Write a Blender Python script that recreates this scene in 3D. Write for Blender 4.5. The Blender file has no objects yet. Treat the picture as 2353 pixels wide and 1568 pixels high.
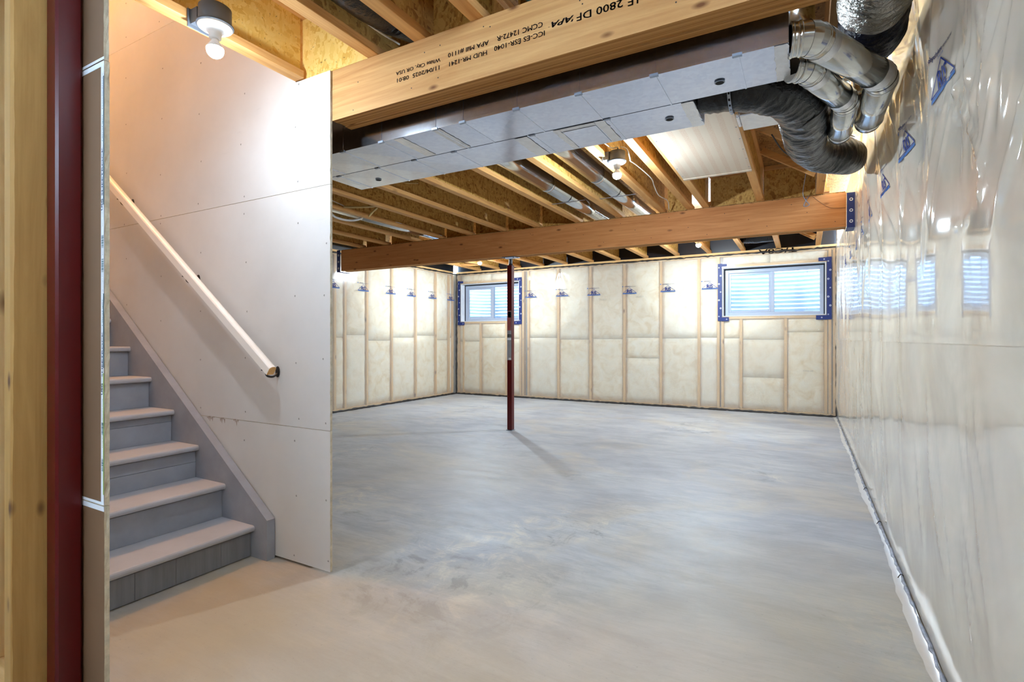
import bpy, bmesh, math, random
import numpy as np
from mathutils import Vector, Matrix

random.seed(7)
rng = np.random.default_rng(11)
PI = math.pi
S = bpy.context.scene
COL = S.collection

# ------------------------------------------------------------------ camera, sky, exposure, large lights
cam_d = bpy.data.cameras.new('camera')
cam_d.sensor_width = 36.0
cam_d.lens = 1201.0 / 2353.0 * 36.0
cam_d.shift_y = -5.0 / 2353.0
cam_d.clip_start = 0.02
cam = bpy.data.objects.new('camera', cam_d)
cam.location = (0, 0, 1.10)
cam.rotation_euler = (PI / 2, 0, math.radians(29.25))
COL.objects.link(cam)
S.camera = cam
S.view_settings.view_transform = 'Standard'
S.view_settings.look = 'None'
S.view_settings.gamma = 1.0
S.view_settings.exposure = 0.70
S.view_settings.use_curve_mapping = False
S.cycles.use_denoising = True
S.cycles.adaptive_threshold = 0.03
S.cycles.max_bounces = 12
S.cycles.diffuse_bounces = 6
S.cycles.transparent_max_bounces = 16
S.cycles.sample_clamp_indirect = 8.0
S.cycles.caustics_reflective = False
S.cycles.caustics_refractive = False

BULB = 3500.0       # radiance of the bulbs of the room
BULB_MID = 1950.0
BULB_STAIR = 510.0  # the weaker bulb by the stairs
BULB_FILL = 450.0  # unseen bulb added behind the camera as fill
SKY = 32.0
w = bpy.data.worlds.new('daylight')
S.world = w
w.use_nodes = True
w.node_tree.nodes['Background'].inputs[0].default_value = (0.52, 0.75, 1.0, 1)
w.node_tree.nodes['Background'].inputs[1].default_value = SKY

def area_light(name, loc, rot, size, power, color):
    l = bpy.data.lights.new(name, 'AREA')
    l.shape = 'RECTANGLE'
    l.size, l.size_y = size
    l.energy = power
    l.color = color
    o = bpy.data.objects.new(name, l)
    o.location = loc
    o.rotation_euler = rot
    COL.objects.link(o)
    return o
# warm ceiling light of the floor above, over the stairwell
area_light('upstairs_light', (-4.3, 1.2, 4.75), (0, 0, 0), (0.5, 0.5), 48, (1.0, 0.46, 0.12))

# ------------------------------------------------------------------ helpers
def lin(c):
    return tuple(((x / 255.0) / 12.92 if x / 255.0 <= 0.04045 else ((x / 255.0 + 0.055) / 1.055) ** 2.4) for x in c) + (1.0,)

ORIG = {}
def place(o, loc, parent=None):
    loc = Vector(loc)
    ORIG[o.name] = loc.copy()
    if parent is not None:
        o.parent = parent
        o.location = loc - ORIG[parent.name]
    else:
        o.location = loc
    COL.objects.link(o)
    return o

def thing(name, label, cat, loc=(0, 0, 0), group=None):
    o = bpy.data.objects.new(name, None)
    o.empty_display_size = 0.1
    place(o, loc)
    return tag(o, label, cat, group)

def tag(o, label, cat, group=None):
    o['label'] = label
    o['category'] = cat
    if group:
        o['group'] = group
    return o

def struct(o):
    o['kind'] = 'structure'
    return o

def stuff(o):
    o['kind'] = 'stuff'
    return o

def mesh_from(name, verts, faces, mats, midx=None, smooth=False):
    m = bpy.data.meshes.new(name)
    m.from_pydata([tuple(v) for v in verts], [], [tuple(f) for f in faces])
    for mm in (mats if isinstance(mats, (list, tuple)) else [mats]):
        m.materials.append(mm)
    if midx is not None:
        m.polygons.foreach_set('material_index', midx)
    if smooth:
        m.polygons.foreach_set('use_smooth', [True] * len(m.polygons))
    m.update()
    return m

def obj(name, verts, faces, mats, parent=None, loc=None, midx=None, smooth=False):
    """Mesh given in world coordinates; its origin goes to loc (or to the middle of its bounds)."""
    v = np.asarray(verts, dtype=float)
    if loc is None:
        loc = (v.min(0) + v.max(0)) / 2
    m = mesh_from(name, v - np.asarray(loc), faces, mats, midx, smooth)
    return place(bpy.data.objects.new(name, m), loc, parent)

CACHE = {}
def box(name, x0, x1, y0, y1, z0, z1, mat, parent=None, bev=0.0):
    d = (round(x1 - x0, 4), round(y1 - y0, 4), round(z1 - z0, 4))
    key = (d, mat.name, round(bev, 4))
    if key not in CACHE:
        bm = bmesh.new()
        bmesh.ops.create_cube(bm, size=1.0)
        bmesh.ops.scale(bm, vec=d, verts=bm.verts)
        if bev > 0:
            b = min(bev, min(d) * 0.45)
            bmesh.ops.bevel(bm, geom=list(bm.edges), offset=b, segments=1, affect='EDGES', profile=0.5)
        m = bpy.data.meshes.new(name)
        bm.to_mesh(m)
        bm.free()
        m.materials.append(mat)
        CACHE[key] = m
    o = bpy.data.objects.new(name, CACHE[key])
    return place(o, ((x0 + x1) / 2, (y0 + y1) / 2, (z0 + z1) / 2), parent)

class MB:
    """Collects simple shapes into one mesh."""
    def __init__(self):
        self.v, self.f, self.mi = [], [], []
    def add(self, v, f, mi=0):
        n = len(self.v)
        self.v += [tuple(p) for p in v]
        self.f += [tuple(i + n for i in q) for q in f]
        self.mi += [mi] * len(f)
        return self
    def box(self, x0, x1, y0, y1, z0, z1, mi=0):
        v = [(x, y, z) for x in (x0, x1) for y in (y0, y1) for z in (z0, z1)]
        f = [(0, 1, 3, 2), (4, 6, 7, 5), (0, 4, 5, 1), (2, 3, 7, 6), (0, 2, 6, 4), (1, 5, 7, 3)]
        return self.add(v, f, mi)
    def build(self, name, mats, parent=None, loc=None, smooth=False):
        return obj(name, self.v, self.f, mats, parent, loc, self.mi, smooth)

def smooth_path(pts, n):
    """Catmull-Rom through pts, n points in all, evenly spaced by length."""
    p = np.asarray(pts, float)
    p = np.vstack([2 * p[0] - p[1], p, 2 * p[-1] - p[-2]])
    out = []
    for i in range(1, len(p) - 2):
        for t in np.linspace(0, 1, 24, endpoint=False):
            a, b, c, d = p[i - 1], p[i], p[i + 1], p[i + 2]
            out.append(0.5 * (2 * b + (c - a) * t + (2 * a - 5 * b + 4 * c - d) * t * t + (3 * b - a - 3 * c + d) * t ** 3))
    out.append(p[-2])
    out = np.array(out)
    s = np.concatenate([[0], np.cumsum(np.linalg.norm(np.diff(out, axis=0), axis=1))])
    q = np.linspace(0, s[-1], n)
    return np.column_stack([np.interp(q, s, out[:, k]) for k in range(3)]), q

def tube_geo(path, radius, seg=12, caps=True, fn=None, s=None):
    path = np.asarray(path, float)
    n = len(path)
    T = np.gradient(path, axis=0)
    T /= np.linalg.norm(T, axis=1)[:, None] + 1e-12
    up = np.array([0, 0, 1.0]) if abs(T[0][2]) < 0.9 else np.array([1.0, 0, 0])
    N = np.cross(T[0], up)
    N /= np.linalg.norm(N)
    verts = []
    r = np.broadcast_to(np.asarray(radius, float), (n,))
    for i in range(n):
        N = N - T[i] * (N @ T[i])
        N /= np.linalg.norm(N) + 1e-12
        B = np.cross(T[i], N)
        for k in range(seg):
            a = 2 * PI * k / seg
            rr = r[i] * (fn(s[i] if s is not None else i, a) if fn else 1.0)
            verts.append(path[i] + rr * (math.cos(a) * N + math.sin(a) * B))
    faces = [(i * seg + k, i * seg + (k + 1) % seg, (i + 1) * seg + (k + 1) % seg, (i + 1) * seg + k) for i in range(n - 1) for k in range(seg)]
    if caps:
        faces.append(tuple(range(seg))[::-1])
        faces.append(tuple((n - 1) * seg + k for k in range(seg)))
    return verts, faces

def tube(name, pts, radius, mat, parent=None, n=None, seg=10, fn=None, straight=False, caps=True):
    if straight:
        path, s = np.asarray(pts, float), None
    else:
        path, s = smooth_path(pts, n or max(8, len(pts) * 6))
    v, f = tube_geo(path, radius, seg, caps, fn, s)
    return obj(name, v, f, mat, parent, smooth=True)

def lathe_geo(profile, c, seg=24, axis='z'):
    """profile: (r, h) pairs, turned about a vertical axis through c."""
    v, f = [], []
    for r, h in profile:
        for k in range(seg):
            a = 2 * PI * k / seg
            if axis == 'z':
                v.append((c[0] + r * math.cos(a), c[1] + r * math.sin(a), c[2] + h))
            else:
                v.append((c[0] + h, c[1] + r * math.cos(a), c[2] + r * math.sin(a)))
    for i in range(len(profile) - 1):
        for k in range(seg):
            f.append((i * seg + k, i * seg + (k + 1) % seg, (i + 1) * seg + (k + 1) % seg, (i + 1) * seg + k))
    f.append(tuple(range(seg))[::-1])
    f.append(tuple((len(profile) - 1) * seg + k for k in range(seg)))
    return v, f

def lathe(name, profile, c, mat, parent=None, seg=24, smooth=True):
    v, f = lathe_geo(profile, c, seg)
    o = obj(name, v, f, mat, parent, loc=c, smooth=smooth)
    return o

FONTCACHE = {}
def text_geo(body, size, bold=0.0, shear=0.0, align='LEFT'):
    """2-D vertices and faces of a line of text, baseline at 0, starting (or centred) at 0."""
    key = (body, size, bold, shear, align)
    if key in FONTCACHE:
        return FONTCACHE[key]
    c = bpy.data.curves.new('lettering', 'FONT')
    c.body = body
    c.size = size
    c.align_x = align
    c.shear = shear
    c.resolution_u = 2
    o = bpy.data.objects.new('lettering', c)
    m = o.to_mesh()
    v = [(p.co.x, p.co.y) for p in m.vertices]
    f = [tuple(p.vertices) for p in m.polygons]
    if bold:                                                    # heavier strokes: the glyphs set four times, shifted
        v0, f0 = list(v), list(f)
        v, f = [], []
        for dx, dy in ((-1, 0), (1, 0), (0, -0.6), (0, 0.6)):
            n = len(v)
            v += [(x + dx * bold, y + dy * bold) for x, y in v0]
            f += [tuple(i + n for i in q) for q in f0]
    o.to_mesh_clear()
    bpy.data.objects.remove(o)
    bpy.data.curves.remove(c)
    FONTCACHE[key] = (v, f)
    return v, f

def lettering(name, body, width, height, o3, ux, uz, mat, parent, bold=0.0, shear=0.0):
    """A flat printed line of width x height starting at o3, along ux, up along uz."""
    v, f = text_geo(body, 1.0, bold, shear)
    a = np.array(v)
    sx = width / (a[:, 0].max() - a[:, 0].min())
    sz = height / (a[:, 1].max() - min(0, a[:, 1].min()))
    o3, ux, uz = np.array(o3, float), np.array(ux, float), np.array(uz, float)
    P = [o3 + ux * (x - a[:, 0].min()) * sx + uz * y * sz for x, y in v]
    return obj(name, P, f, mat, parent)

# ------------------------------------------------------------------ materials
class Mat:
    def __init__(self, name):
        self.m = bpy.data.materials.new(name)
        self.m.use_nodes = True
        self.t = self.m.node_tree
        self.t.nodes.clear()
        self.out = self.t.nodes.new('ShaderNodeOutputMaterial')
    def n(self, kind, ins=None, **props):
        nd = self.t.nodes.new('ShaderNode' + kind)
        for k, v in props.items():
            setattr(nd, k, v)
        for k, v in (ins or {}).items():
            s = nd.inputs[k]
            if isinstance(v, bpy.types.NodeSocket):
                self.t.links.new(v, s)
            else:
                s.default_value = v
        return nd
    def coords(self, scale=(1, 1, 1), rot=(0, 0, 0), rnd=17.0, kind='Object'):
        tc = self.n('TexCoord').outputs[kind]
        if rnd:
            oi = self.n('ObjectInfo').outputs['Random']
            k = self.n('Math', {0: oi, 1: rnd}, operation='MULTIPLY').outputs[0]
            tc = self.n('VectorMath', {0: tc, 1: k}, operation='ADD').outputs[0]
        return self.n('Mapping', {'Vector': tc, 'Scale': scale, 'Rotation': rot}).outputs[0]
    def noise(self, vec, scale, detail=4, rough=0.55, dist=0.0, out='Fac'):
        return self.n('TexNoise', {'Vector': vec, 'Scale': scale, 'Detail': detail, 'Roughness': rough, 'Distortion': dist}).outputs[out]
    def ramp(self, fac, *stops):
        nd = self.n('ValToRGB', {'Fac': fac})
        e = nd.color_ramp.elements
        while len(e) < len(stops):
            e.new(0.5)
        for el, (p, c) in zip(e, stops):
            el.position = p
            el.color = c if len(c) == 4 else tuple(c) + (1,)
        return nd.outputs['Color']
    def mix(self, fac, a, b, mode='MIX'):
        nd = self.n('Mix', data_type='RGBA', blend_type=mode)
        for i, v in ((0, fac), (6, a), (7, b)):
            if isinstance(v, bpy.types.NodeSocket):
                self.t.links.new(v, nd.inputs[i])
            else:
                nd.inputs[i].default_value = v
        return nd.outputs[2]
    def bump(self, h, strength=0.3, dist=0.01):
        return self.n('Bump', {'Height': h, 'Strength': strength, 'Distance': dist}).outputs[0]
    def bsdf(self, col, rough=0.6, normal=None, **kw):
        ins = {'Base Color': col, 'Roughness': rough}
        if normal is not None:
            ins['Normal'] = normal
        ins.update({k.replace('_', ' '): v for k, v in kw.items()})
        return self.n('BsdfPrincipled', ins).outputs[0]
    def done(self, sh):
        self.t.links.new(sh, self.out.inputs['Surface'])
        return self.m

W1, B0 = (1, 1, 1, 1), (0, 0, 0, 1)

def plain(name, rgb, rough=0.6, metal=0.0, var=0.06, scale=6.0, bump=0.0, **kw):
    m = Mat(name)
    v = m.coords()
    f = m.noise(v, scale, 5)
    c = lin(rgb)
    lo = tuple(x * (1 - var * 2) for x in c[:3]) + (1,)
    hi = tuple(min(1, x * (1 + var)) for x in c[:3]) + (1,)
    col = m.ramp(f, (0.3, lo), (0.7, hi))
    nb = m.bump(m.noise(v, scale * 12, 3), bump, 0.002) if bump else None
    return m.done(m.bsdf(col, rough, nb, Metallic=metal, **kw))

def wood(name, c1, c2, axis, knots=0.5, knot_col=(92, 54, 24), rough=0.62, contrast=1.0, spec=0.3, ks=1.0):
    m = Mat(name)
    along, across = 0.55, 7.0
    sc = [across] * 3
    sc[axis] = along
    v = m.coords(tuple(sc))
    f1 = m.noise(v, 2.2, 7, 0.62, 2.2)
    sc2 = [70.0] * 3
    sc2[axis] = 1.2
    f2 = m.noise(m.coords(tuple(sc2)), 1.0, 3, 0.6)
    col = m.ramp(f1, (0.5 - 0.22 / contrast, lin(c2)), (0.5 + 0.2 / contrast, lin(c1)))
    col = m.mix(0.28, col, m.ramp(f2, (0.35, lin(c2)), (0.65, lin(c1))))
    if knots:
        sk = [7.5 * ks] * 3
        sk[axis] = 3.2 * ks
        vk = m.coords(tuple(sk))
        vo = m.n('TexVoronoi', {'Vector': vk, 'Scale': 1.0}, feature='F1').outputs['Distance']
        k = m.ramp(vo, (0.05, W1), (0.12 + 0.05 * knots, B0))
        kk = m.n('Math', {0: k, 1: knots}, operation='MULTIPLY').outputs[0]
        col = m.mix(kk, col, lin(knot_col))
    return m.done(m.bsdf(col, rough, m.bump(f2, 0.12, 0.002), Specular_IOR_Level=spec))

def osb(name, light, mid, dark, plane_rot=(0, 0, 0)):
    m = Mat(name)
    def chips(rot, sc):
        v = m.coords(sc, rot)
        vo = m.n('TexVoronoi', {'Vector': v, 'Scale': 1.0, 'Randomness': 1.0}, feature='F1')
        return m.n('SeparateColor', {0: vo.outputs['Color']}).outputs[0], vo.outputs['Distance']
    a, da = chips((0.5, 0.5, 0.3), (95, 22, 48))
    b, db = chips((1.2, 0.9, 1.3), (34, 92, 26))
    sel = m.ramp(m.noise(m.coords((1, 1, 1)), 22, 2), (0.47, B0), (0.53, W1))
    fac = m.mix(sel, a, b)
    col = m.ramp(fac, (0.05, lin(dark)), (0.30, lin(mid)), (0.75, lin(light)), (1.0, lin(mid)))
    sp = m.noise(m.coords((40, 130, 70), (0.4, 0.2, 0.7)), 1.0, 2)
    col = m.mix(m.ramp(sp, (0.66, B0), (0.74, (0.7, 0.7, 0.7, 1))), col, lin((74, 44, 14)))
    return m.done(m.bsdf(col, 0.6, m.bump(fac, 0.25, 0.002), Specular_IOR_Level=0.3))

M = {}
# concrete slab: swirled trowel marks, pale dust and tan blotches
FLX, FLY = (-6.10 - 0.35 + 0.40 + 0.35) / 2, (-2.6 - 0.2 + 8.60 + 0.35) / 2      # middle of the slab: its patches are placed from there
m = Mat('troweled_concrete')
v = m.coords((1, 1, 1), rnd=0)
wv = m.n('VectorMath', {0: v, 1: m.n('VectorMath', {0: m.noise(v, 0.55, 3, out='Color'), 1: (0.55, 0.55, 0)}, operation='MULTIPLY').outputs[0]}, operation='ADD').outputs[0]
sw = m.noise(m.n('Mapping', {'Vector': wv, 'Scale': (1.9, 9.5, 1), 'Rotation': (0, 0, 0.35)}).outputs[0], 1.0, 10, 0.72, 0.1)
big = m.noise(v, 0.8, 4, 0.55, 0.8)
tan = m.noise(m.n('Mapping', {'Vector': v, 'Location': (3.3, 1.2, 0)}).outputs[0], 1.1, 5, 0.6, 1.0)
col = m.ramp(sw, (0.28, lin((152, 154, 159))), (0.50, lin((176, 178, 181))), (0.72, lin((192, 193, 194))))
col = m.mix(m.ramp(big, (0.38, (0.55, 0.55, 0.55, 1)), (0.60, B0)), col, lin((150, 152, 162)))
col = m.mix(m.ramp(tan, (0.50, B0), (0.66, (0.45, 0.45, 0.45, 1))), col, lin((190, 176, 152)))
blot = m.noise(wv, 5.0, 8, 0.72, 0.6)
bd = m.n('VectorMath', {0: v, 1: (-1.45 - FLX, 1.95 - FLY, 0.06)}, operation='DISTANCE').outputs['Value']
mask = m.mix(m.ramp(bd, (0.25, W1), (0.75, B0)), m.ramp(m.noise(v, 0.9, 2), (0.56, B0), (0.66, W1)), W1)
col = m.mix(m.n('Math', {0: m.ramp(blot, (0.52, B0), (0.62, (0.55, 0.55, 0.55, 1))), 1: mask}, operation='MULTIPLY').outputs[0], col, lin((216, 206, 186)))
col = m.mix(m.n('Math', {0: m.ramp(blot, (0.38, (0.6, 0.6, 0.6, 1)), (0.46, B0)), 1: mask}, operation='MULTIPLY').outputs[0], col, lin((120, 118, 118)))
scr = m.noise(m.n('Mapping', {'Vector': v, 'Scale': (5, 60, 1), 'Rotation': (0, 0, 0.35)}).outputs[0], 1.0, 4, 0.7)
col = m.mix(m.ramp(scr, (0.34, (0.22, 0.22, 0.22, 1)), (0.52, B0)), col, lin((142, 140, 140)))
scr2 = m.noise(m.n('Mapping', {'Vector': wv, 'Scale': (4, 45, 1), 'Rotation': (0, 0, 0.05), 'Location': (3, 1, 0)}).outputs[0], 1.0, 5, 0.72)
col = m.mix(m.ramp(scr2, (0.52, B0), (0.70, (0.16, 0.16, 0.16, 1))), col, lin((208, 206, 202)))
cl = m.noise(m.n('Mapping', {'Vector': wv, 'Scale': (1.6, 3.4, 1), 'Rotation': (0, 0, 0.3)}).outputs[0], 1.0, 11, 0.74)
col = m.mix(m.ramp(cl, (0.38, (0.42, 0.42, 0.42, 1)), (0.52, B0)), col, lin((132, 132, 138)))
col = m.mix(m.ramp(cl, (0.54, B0), (0.68, (0.40, 0.40, 0.40, 1))), col, lin((206, 200, 186)))
for cx_, cy_, rad_, amt in ((-0.55, 1.10, 1.2, 0.72), (-2.0, 1.20, 0.75, 0.75), (0.1, 2.4, 0.8, 0.45), (-2.6, 3.6, 1.0, 0.3)):  # tan patches round set points, strongest near the camera
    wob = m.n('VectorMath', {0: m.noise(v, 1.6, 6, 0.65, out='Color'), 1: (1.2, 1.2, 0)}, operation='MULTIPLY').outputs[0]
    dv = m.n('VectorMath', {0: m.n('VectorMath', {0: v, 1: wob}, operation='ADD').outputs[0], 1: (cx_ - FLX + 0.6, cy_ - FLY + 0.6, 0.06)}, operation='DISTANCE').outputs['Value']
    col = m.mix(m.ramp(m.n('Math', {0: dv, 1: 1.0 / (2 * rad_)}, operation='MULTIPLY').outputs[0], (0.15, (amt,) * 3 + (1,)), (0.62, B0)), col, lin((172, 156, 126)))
fine = m.noise(v, 90, 3)
col = m.mix(m.ramp(fine, (0.66, B0), (0.80, (0.35, 0.35, 0.35, 1))), col, lin((112, 106, 98)))
rg = m.ramp(sw, (0.3, (0.42, 0.42, 0.42, 1)), (0.7, (0.62, 0.62, 0.62, 1)))
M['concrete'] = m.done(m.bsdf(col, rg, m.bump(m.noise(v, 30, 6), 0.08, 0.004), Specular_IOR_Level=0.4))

M['foundation'] = plain('foundation_concrete', (150, 150, 148), 0.8, bump=0.3)

# clear plastic vapour barrier
def poly(name, haze, bump_s, bump_scale, rough, gloss=0.9, tint=(246, 243, 236)):
    m = Mat(name)
    v = m.coords((1, 1, 1), rnd=0)
    h = m.noise(m.n('Mapping', {'Vector': v, 'Scale': (1, 1, 0.45), 'Rotation': (0.5, 0, 0)}).outputs[0], bump_scale, 3, 0.5, 0.9)
    nb = m.bump(h, bump_s, 0.006)
    body = m.bsdf(lin(tint), 0.5, nb, Specular_IOR_Level=0.0)
    hz = m.ramp(m.noise(v, 2.2, 4, 0.6, 0.6), (0.35, (haze * 0.85,) * 3 + (1,)), (0.7, (min(0.97, haze * 1.12),) * 3 + (1,)))
    clear = m.n('MixShader', {'Fac': hz, 1: m.n('BsdfTransparent', {'Color': (1, 1, 1, 1)}).outputs[0], 2: body}).outputs[0]
    fr = m.n('Fresnel', {'IOR': 1.55, 'Normal': nb}).outputs[0]
    fr = m.n('Math', {0: fr, 1: gloss}, operation='MULTIPLY').outputs[0]
    gl = m.n('BsdfGlossy', {'Color': W1, 'Roughness': rough, 'Normal': nb}).outputs[0]
    return m.done(m.n('MixShader', {'Fac': fr, 1: clear, 2: gl}).outputs[0])
M['poly'] = poly('clear_polyethylene', 0.22, 0.25, 8.0, 0.17, 0.45)
M['poly_near'] = poly('milky_polyethylene', 0.66, 0.035, 5.0, 0.06, 0.8, (250, 243, 230))
M['poly_edge'] = poly('turned_polyethylene', 0.55, 0.1, 8.0, 0.3, 0.3)
M['poly_liner'] = plain('white_plastic_liner', (226, 230, 236), 0.25, bump=0.3)

# mineral wool batts
m = Mat('cream_insulation')
v = m.coords((1, 1, 1))
f = m.noise(v, 5.5, 6, 0.65, 0.8)
col = m.ramp(f, (0.28, lin((230, 206, 160))), (0.5, lin((246, 234, 204))), (0.72, lin((250, 245, 226))))
rnd = m.n('ObjectInfo').outputs['Random']
col = m.mix(m.n('Math', {0: rnd, 1: 0.45}, operation='MULTIPLY').outputs[0], col, lin((240, 236, 224)))
M['batt'] = m.done(m.bsdf(col, 0.9, m.bump(m.noise(v, 60, 5), 0.4, 0.01), Specular_IOR_Level=0.05))

M['stud'] = wood('spruce_stud', (236, 200, 144), (206, 160, 98), 2, 0.8, (110, 66, 30))
M['stud_front'] = wood('pale_spruce_stud', (184, 142, 82), (152, 110, 56), 2, 1.0, (84, 48, 22), contrast=0.8, ks=1.7)
M['plate'] = wood('spruce_plate', (236, 200, 144), (208, 162, 100), 0, 0.5)
M['plate_y'] = wood('spruce_plate_long', (236, 200, 144), (208, 162, 100), 1, 0.5)
M['flange'] = wood('flange_lumber', (226, 176, 112), (190, 132, 72), 1, 0.4)
M['brace'] = wood('brace_lumber', (222, 170, 104), (186, 130, 70), 0, 0.5)
M['lvl_pale'] = wood('pale_veneer', (218, 172, 116), (178, 124, 70), 0, 0.9, (104, 58, 26), contrast=0.9, ks=1.6)
M['lvl_orange'] = wood('orange_veneer', (214, 150, 92), (178, 110, 58), 0, 0.9, (104, 56, 26), contrast=0.9, ks=1.4)
M['osb'] = osb('strand_board', (216, 172, 96), (196, 148, 72), (160, 110, 46))
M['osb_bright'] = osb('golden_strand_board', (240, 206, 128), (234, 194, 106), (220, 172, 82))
M['subfloor'] = osb('subfloor_strand_board', (176, 132, 74), (150, 106, 54), (112, 74, 32))

# laminated edge of the beams: thin glue lines along the length
def lam(name, c1, c2):
    m = Mat(name)
    v = m.coords((0.5, 150, 150), rnd=9)
    f = m.noise(v, 1.0, 3, 0.6, 0.2)
    col = m.ramp(f, (0.28, lin((96, 58, 24))), (0.42, lin(c2)), (0.62, lin(c1)))
    return m.done(m.bsdf(col, 0.7, m.bump(f, 0.3, 0.002), Specular_IOR_Level=0.2))
M['lam'] = lam('laminated_edge', (204, 152, 90), (172, 118, 62))

# gypsum board
m = Mat('gypsum_face_paper')
v = m.coords((1, 1, 1), rnd=3)
f = m.noise(v, 1.6, 5, 0.6)
col = m.ramp(f, (0.3, lin((202, 201, 200))), (0.7, lin((214, 213, 212))))
sc = m.noise(m.n('Mapping', {'Vector': v, 'Scale': (0.7, 1, 9)}).outputs[0], 3.0, 6, 0.7)
col = m.mix(m.ramp(sc, (0.68, B0), (0.80, (0.22, 0.22, 0.22, 1))), col, lin((120, 112, 104)))
M['gypsum'] = m.done(m.bsdf(col, 0.75, m.bump(m.noise(v, 120, 2), 0.04, 0.001), Specular_IOR_Level=0.25))
M['gypsum_core'] = plain('gypsum_core', (196, 182, 158), 0.9, var=0.14, scale=40, bump=0.5)
M['gypsum_back'] = plain('brown_backing_paper', (112, 80, 52), 0.75, var=0.05, scale=3)
M['tape_white'] = plain('white_end_tape', (222, 222, 224), 0.55, var=0.03)
M['screw'] = plain('dark_screw', (40, 36, 34), 0.5)

M['red'] = plain('red_painted_steel', (84, 8, 10), 0.30, var=0.08, scale=3, Specular_IOR_Level=0.4)
M['black'] = plain('black_metal', (26, 26, 28), 0.4)
M['steel'] = plain('bare_steel', (150, 160, 176), 0.35, metal=0.8)

# painted stairs
m = Mat('grey_stair_paint')
v = m.coords((1, 1, 1))
f = m.noise(v, 7, 5, 0.6)
col = m.ramp(f, (0.3, lin((142, 146, 156))), (0.7, lin((156, 160, 170))))
sk = m.noise(m.n('Mapping', {'Vector': v, 'Scale': (14, 14, 2)}).outputs[0], 2.0, 4, 0.6)
M['stair'] = m.done(m.bsdf(col, 0.6, m.bump(sk, 0.15, 0.003), Specular_IOR_Level=0.35))
M['tread'] = plain('lit_tread_paint', (176, 178, 186), 0.6, var=0.04, scale=5, bump=0.1)  # the grey stair paint, lightened for the lamp light on the treads
m = Mat('scuffed_riser_paint')
v = m.coords((1, 1, 1))
f = m.noise(m.n('Mapping', {'Vector': v, 'Scale': (9, 16, 1.2)}).outputs[0], 1.5, 5, 0.65)
col = m.ramp(f, (0.30, lin((118, 119, 124))), (0.55, lin((132, 134, 141))), (0.8, lin((141, 144, 153))))
M['riser_worn'] = m.done(m.bsdf(col, 0.65, m.bump(f, 0.15, 0.002), Specular_IOR_Level=0.3))
M['white_paint'] = plain('white_rail_paint', (240, 238, 234), 0.4, var=0.01)
M['end_grain'] = wood('cut_wood_end', (226, 184, 122), (190, 138, 80), 0, 0.0)

# sheet metal
m = Mat('galvanized_sheet')
v = m.coords((1, 1, 1), rnd=5)
sp = m.n('TexVoronoi', {'Vector': v, 'Scale': 60.0}, feature='F1').outputs['Color']
g = m.n('SeparateColor', {0: sp}).outputs[0]
col = m.ramp(g, (0.0, lin((204, 211, 224))), (1.0, lin((216, 222, 234))))
rg = m.ramp(m.noise(v, 4, 4), (0.3, (0.15, 0.15, 0.15, 1)), (0.7, (0.20, 0.20, 0.20, 1)))
M['duct'] = m.done(m.bsdf(col, rg, m.bump(m.noise(v, 3, 3), 0.08, 0.01), Metallic=1.0))
M['pipe'] = plain('bright_galvanized', (214, 216, 214), 0.16, metal=1.0, var=0.03)
M['foil'] = plain('foil_tape', (226, 228, 232), 0.22, metal=0.85, var=0.06, scale=30, bump=0.6)
M['hole'] = plain('open_hole', (10, 10, 10), 0.8)
def crumple(name, rgb, rough, metal, bs, sc=(60, 60, 60)):
    m = Mat(name)
    v = m.coords((1, 1, 1), rnd=2)
    f = m.noise(m.n('Mapping', {'Vector': v, 'Scale': sc}).outputs[0], 0.5, 4, 0.6, 1.2)
    f2 = m.noise(v, 26, 4, 0.6, 0.8)
    h = m.n('Math', {0: f, 1: f2}, operation='ADD').outputs[0]
    return m.done(m.bsdf(lin(rgb), rough, m.bump(h, bs, 0.012), Metallic=metal, Specular_IOR_Level=0.4))
M['black_film'] = crumple('black_flex_film', (9, 8, 10), 0.27, 0.0, 0.4)
M['silver_film'] = crumple('silver_flex_film', (206, 204, 200), 0.32, 0.9, 0.8)
M['navy_film'] = crumple('dark_blue_film', (22, 26, 52), 0.24, 0.2, 0.9)
M['rim_film'] = plain('black_rim_plastic', (20, 22, 30), 0.3, bump=0.4)

# panning board with faint rows of red print
m = Mat('printed_panning_board')
tc = m.n('TexCoord').outputs['Object']
x = m.n('SeparateXYZ', {0: tc})
band = m.n('Math', {0: m.n('Math', {0: x.outputs[0], 1: 82.0}, operation='MULTIPLY').outputs[0]}, operation='SINE').outputs[0]
ltr = m.noise(m.n('Mapping', {'Vector': tc, 'Scale': (120, 46, 1)}).outputs[0], 2.6, 1, 0.5)
p = m.n('Math', {0: m.ramp(band, (0.0, B0), (0.35, (0.7, 0.7, 0.7, 1))), 1: m.ramp(ltr, (0.46, B0), (0.56, W1))}, operation='MULTIPLY').outputs[0]
col = m.mix(m.n('Math', {0: p, 1: 0.6}, operation='MULTIPLY').outputs[0], lin((206, 190, 170)), lin((186, 136, 106)))
M['panning'] = m.done(m.bsdf(col, 0.7, None, Specular_IOR_Level=0.2))

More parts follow.
